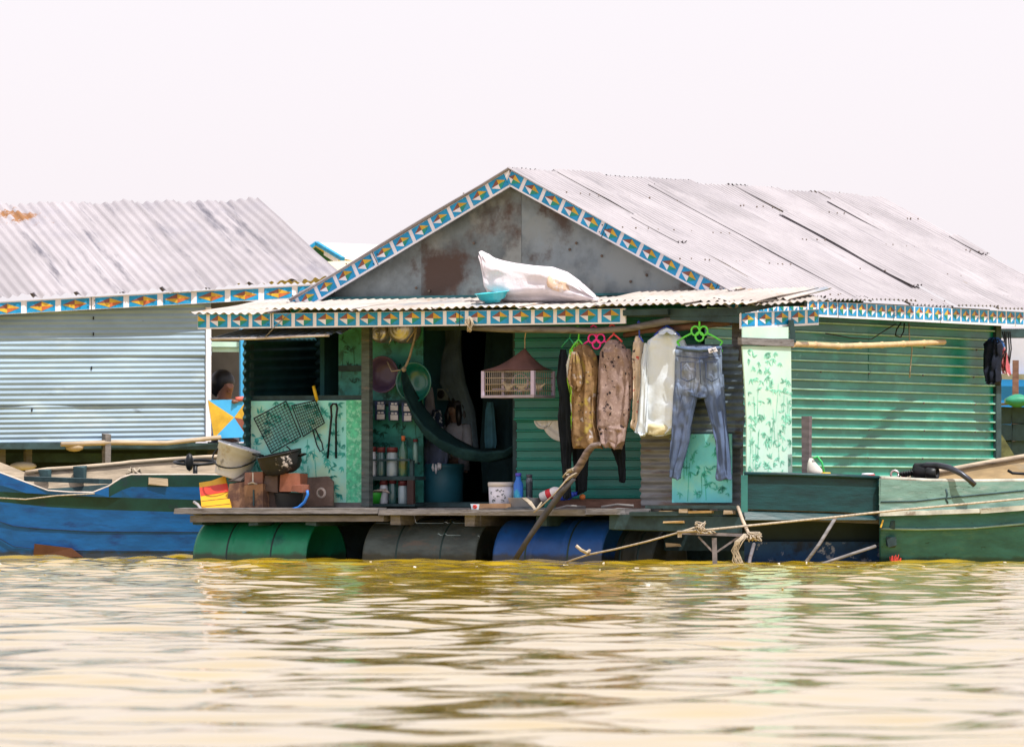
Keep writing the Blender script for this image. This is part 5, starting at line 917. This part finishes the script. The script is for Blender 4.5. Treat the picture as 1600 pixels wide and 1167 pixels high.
# ------------------------------------------------------------------ on the deck, right side
wb = E('paint_bucket', P(783, 788, .35), 'white lidded bucket with grey flower prints on the deck', 'bucket'); c = P(783, 788, .35)
MB().lathe(c, [(0, 0), (.088, 0), (.094, .006), (.100, .14), (0, .14)], 32).build('body', white_p, wb); MB().lathe(c+Z*.14, [(0, .0), (.103, 0), (.105, .03), (.098, .036), (0, .034)], 32).build('lid', M('cream_lid', (.68, .64, .60), .45, 0, .06, 8), wb)
mb = MB(); r4 = random.Random(3)
for an, z_, s_ in ((-1.9, .045, .016), (-1.25, .10, .020), (-1.1, .075, .012), (-2.2, .09, .010), (-1.5, .06, .009), (-1.15, .03, .010), (-1.9, .025, .012), (-1.6, .115, .008), (-.95, .05, .009)):
    an += -TH*.0; n = Ve((math.cos(an-.3), math.sin(an-.3), 0)); t = n.cross(Z)
    for k in range(6): p = c+n*.1005+Z*(z_+r4.uniform(-s_, s_))+t*r4.uniform(-s_, s_); mb.add([p+t*.006, p+Z*.004, p-t*.006, p-Z*.004], [(0, 1, 2, 3)], 0)
mb.build('flower_print', M('grey_print', (.10, .13, .13), .5), wb)
bottle(810, 739, 779, .078, .32, M('bright_blue_bottle', (.03, .16, .62), .3, 0, .2, 7, patch=((.04, .40, .62), 6, .5, .58)), M('violet_cap', (.09, .07, .55), .35), 'bright blue shampoo bottle beside the white bucket', neck=.55, sh_=.55)
bottle(827, 741, 779, .054, .36, M('dark_can', (.035, .045, .06), .35, .2, .2, 6, patch=((.16, .18, .22), 12, .5, .6)), M('grey_cap', (.07, .07, .10), .4), 'dark spray can right of the blue bottle', name='spray_can', neck=.8, sh_=.75, cat='spray can')
bs = MB(); c = P(824, 792, .22); ring = lambda sx, sy, z_: [c+U*x*sx+V*y*sy+Z*z_ for x, y in ((-1, -1), (-.9, -1.08), (.9, -1.08), (1, -1), (1, 1), (.9, 1.08), (-.9, 1.08), (-1, 1))]
bs.loft([ring(.105, .08, 0), ring(.125, .09, .07), ring(.132, .098, .073), ring(.122, .088, .072), ring(.10, .075, .01)]); tag(bs.build('metal_basin', M('pale_metal_basin', (.55, .57, .60), .35, .3, .12, 9)), 'pale rectangular metal basin on a dark tray', 'basin')
lay = (U*.80+Z*.30).normalized(); b = P(846, 777, .18); o = MB().lathe(b, [(0, 0), (.036, 0), (.040, .01), (.040, .13), (.03, .155), (.016, .175), (.016, .19), (0, .19)], 18, lay).build('bottle', M('white_plastic_bottle', (.74, .72, .76), .35)); tag(o, 'white bottle with red label lying across the metal basin', 'bottle'); MB().lathe(b+lay*.06, [(.0412, 0), (.0412, .045)], 18, lay).build('label_band', M('red_label', (.60, .03, .05), .4), o); MB().lathe(b+lay*.185, [(0, 0), (.02, 0), (.02, .03), (0, .03)], 12, lay).build('cap', M('red_cap', (.5, .05, .05), .4), o)
lay = (U*.95+Z*.16).normalized(); b = P(876, 776, .2); o = MB().lathe(b, [(0, 0), (.03, 0), (.034, .01), (.036, .08), (.02, .105), (.02, .125), (0, .125)], 16, lay).build('bottle', M('royal_blue_bottle', (.02, .07, .55), .35)); tag(o, 'royal blue bottle lying behind the slanting pole', 'bottle'); MB().lathe(b+lay*.118, [(0, 0), (.018, 0), (.018, .03), (0, .03)], 10, lay).build('cap', M('deep_blue_cap', (.015, .04, .4), .4), o)
tag(MB().ball(P(910, 776, .25), .024, 12, 0, (1, 1, .95)).build('orange_fruit', M('orange_skin', (.70, .20, .05), .5, 0, .1, 20, bump=.001)), 'small orange fruit on the deck right of the blue bottle', 'fruit')
fbx = MB().pbox(746, 787, 790, 795, .04, .12, 0, .003); o = fbx.build('flat_carton', cbm('tan_carton', (.34, .20, .11))); tag(o, 'flat tan carton with a white end and red flower', 'carton')
mb = MB().prism([P(735, 787, .03), P(748, 787.5, .03), P(747, 796, .03), P(737, 796, .03)], V*.04, 0)
for k in range(6): a = k*1.047; p = P(742, 791.5, .026); mb.ball(p+U*math.cos(a)*.012+Z*math.sin(a)*.010, .009, 6, 1, (1, .3, .9))
mb.build('printed_end', [M('pale_blue_white', (.64, .72, .78), .4), M('red_flower', (.65, .05, .03), .5)], o)
tag(MB().prism([P(779, 791.5, .1), P(868, 793, .1), P(862, 798, -.02), P(795, 797, -.02)], -Z*.02).build('tray', M('blue_black_tray', (.015, .025, .035), .35)), 'flat blue black tray under the metal basin', 'tray')
mb = MB(); 
for k in range(4): mb.tube([P(816+k*2, 778, .1), P(824+k*2, 784, .02), P(832+k, 792, -.02), P(836+k, 798, -.06), P(842+k*1.5, 790-k*2, -.05)], .006, 5)
tag(mb.build('rope_strand', rope_m), 'loose pale rope strands over the rim of the metal basin', 'rope')
mb = MB(); 
for x0, y0, x1, y1 in ((860, 797, 915, 792), (930, 800, 1000, 797), (940, 792, 990, 790)): mb.tube([P(x0, y0, .1), P((x0+x1)/2, min(y0, y1)-2, .08), P(x1, y1, .1)], .010, 6, 0, .1)
tag(mb.build('driftwood_sticks', wood_g), 'few thin grey sticks lying on the deck by the slanting pole', 'sticks')
pole = E('slanting_pole', P(805, 876, -.25), 'slanting grey wooden pole lashed from two sticks beside the deck', 'pole')
MB().tube([P(937, 693, -.20), P(926, 697, -.19), P(918, 706, -.18), P(906, 727, -.17), P(893, 745, -.16), P(880, 763, -.16), P(868, 780, -.16)], [.016, .026, .030, .030, .032, .028, .022], 9, 0, .07).build('upper_stick', M('grey_brown_bark', (.19, .145, .13), .8, 0, .35, 8, (1, 1, 4), patch=((.09, .065, .06), 9, .5, .64), bump=.004), pole)
MB().tube([P(896, 747, -.19), P(878, 768, -.19), P(850, 806, -.19), P(828, 838, -.2), P(800, 882, -.2)], [.022, .026, .024, .022, .022], 9, 0, .06).build('lower_stick', M('dark_bark', (.055, .052, .055), .75, 0, .35, 8, bump=.003), pole)
mb = MB()
for x, y, n in ((892, 747, 4), (890, 737, 3)):
    for k in range(n): c = P(x+k*1.6-2, y-k*1.8+3, -.175); mb.tube([c+(U*.75-Z*.65)*-.0+(U*math.cos(a)*.040+Z*math.cos(a)*.028+V*math.sin(a)*.045) for a in np.linspace(0, 6.2832, 13)], .006, 5)
for k in range(5): mb.tube([P(891, 738, -.2), P(893+rnd.uniform(-5, 5), 735+rnd.uniform(-4, 4), -.22), P(892+rnd.uniform(-7, 7), 733+rnd.uniform(-3, 5), -.21)], .006, 5)
mb.build('lashing', rope_m, pole); MB().tube([P(890, 744, -.22), P(866, 772, -.2), P(842, 794, -.2), P(834, 800, -.18)], .006, 5).build('guy_cord', rope_m, pole)
# mooring line and the iron stand in the water
tag(MB().tube([PD(884, 878, 57.5), PD(920, 866, 57.3), PD(960, 858, 57.1), PD(1010, 846, 56.9), PD(1060, 832, 56.8), PD(1092, 822, 56.75)], .007, 6).build('mooring_rope', rope_m), 'pale mooring rope rising from the water to the iron stand', 'rope')
tag(MB().tube([PD(900, 852, 57.2), PD(908, 859, 57.2), PD(916, 863, 57.25), PD(921, 860, 57.3), PD(917, 866, 57.3)], .013, 6).build('rope_knot', rope_m), 'short knotted rope end tied on the mooring rope', 'rope')
tag(MB().tube([PD(1058, 831, 56.75), PD(1100, 828, 56.7), PD(1200, 818, 57.0), PD(1300, 808, 57.6), PD(1400, 797, 58.2), PD(1500, 788, 58.4), PD(1640, 775, 58.7)], .009, 6).build('mooring_rope', rope_m), 'long pale mooring rope from the iron stand along the green boat', 'rope')
st = E('iron_stand', PD(1117, 895, 56.8), 'rusty iron T shaped stand in the water with ropes tied on', 'stand')
MB().bar(PD(1058, 832, 56.8), PD(1190, 837, 56.8), .05, .022, 0).build('crossbar', steel, st); MB().bar(PD(1116, 840, 56.8), PD(1119, 960, 56.8), .035, .035, 0, up=Y).build('post', steel, st)
for x in (1091, 1155): MB().bar(PD(x, 838, 56.8), PD(1117+(3 if x > 1117 else -3), 862, 56.8), .014, .014, 0, up=Y).build('brace', steel, st)
MB().box(PD(1062, 834, 56.78), (.03, .06, .05), m=0).build('end_cap', rope_m, st)
def tangle(cx, cy, D, w_, h_, n, lb, r_=.0045, seed=1):
    rr = random.Random(seed); mb = MB()
    for k in range(n):
        pts = [PD(cx+rr.uniform(-w_, w_), cy+rr.uniform(-h_, h_), D+rr.uniform(-.04, .04)) for _ in range(4)]; q = []
        for i in range(10): t = i/9; q.append(pts[0]*(1-t)**3+pts[1]*3*t*(1-t)**2+pts[2]*3*t*t*(1-t)+pts[3]*t**3)
        mb.tube(q, r_, 5)
    return tag(mb.build('rope_knot', rope_m), lb, 'rope')
tangle(1094, 824, 56.7, 9, 10, 26, 'bunched rope knot on the left half of the iron stand', seed=2); tangle(1110, 831, 56.72, 8, 2.5, 5, 'loose rope turns lying along the iron crossbar', seed=5)
tangle(1178, 838, 56.7, 13, 8, 26, 'frayed rope knot at the right end of the iron stand', seed=3)
mb = MB(); rr = random.Random(9)
for k in range(9):
    x = 1160+rr.uniform(-8, 6); mb.tube([PD(1166+rr.uniform(-6, 6), 834, 56.7), PD(x-4, 846, 56.68), PD(x-8+rr.uniform(-4, 4), 860, 56.7), PD(x-4+rr.uniform(-5, 5), 876, 56.7), PD(x+2+rr.uniform(-8, 8), 893, 56.7)], .0045, 5)
tag(mb.build('rope_strand', rope_m), 'long loose rope strands trailing into the water off the stand', 'rope')
tag(MB().tube([PD(1153, 792, 57.6), PD(1160, 812, 57.2), PD(1171, 836, 56.75)], .013, 7).build('pale_stick', wood_p), 'short pale stick slanting down onto the iron stand', 'stick')
tag(MB().tube([PD(1178, 850, 58.0), PD(1172, 872, 57.6), PD(1168, 897, 57.2)], .014, 7, 0).build('metal_rod', steel), 'short rusty rod standing in the water right of the iron stand', 'rod')
tag(MB().box(PD(1052, 851, 59.6), (.11, .16, .02), m=0, j=.008).build('wood_chip', wood_p), 'pale scrap of wood floating in the shadow under the deck', 'scrap')

# flecks of foam and straw caught by the hulls
mb = MB(); rr = random.Random(21)
for k in range(60):
    px = rr.uniform(-40, 1640); D = rr.uniform(50, 58.5) if rr.random() < .8 else rr.uniform(38, 50); p = PD(px, HOR, D); i_ = int(np.searchsorted(ys, p.y)); j_ = int(np.searchsorted(xs, p.x))
    p.z = float(H[min(i_, H.shape[0]-1), min(j_, H.shape[1]-1)])+.003; L_ = rr.uniform(.006, .018); an = rr.uniform(0, 3.14)
    mb.box(p, (L_*rr.uniform(1, 2.5), L_, .008), (Ve((math.cos(an), math.sin(an), 0)), Ve((-math.sin(an), math.cos(an), 0)), Z), rr.choice((0, 0, 1)), .003)
mb.build('foam', [M('foam_white', (.75, .72, .68), .7), M('straw', (.40, .32, .16), .8)], kind='stuff')
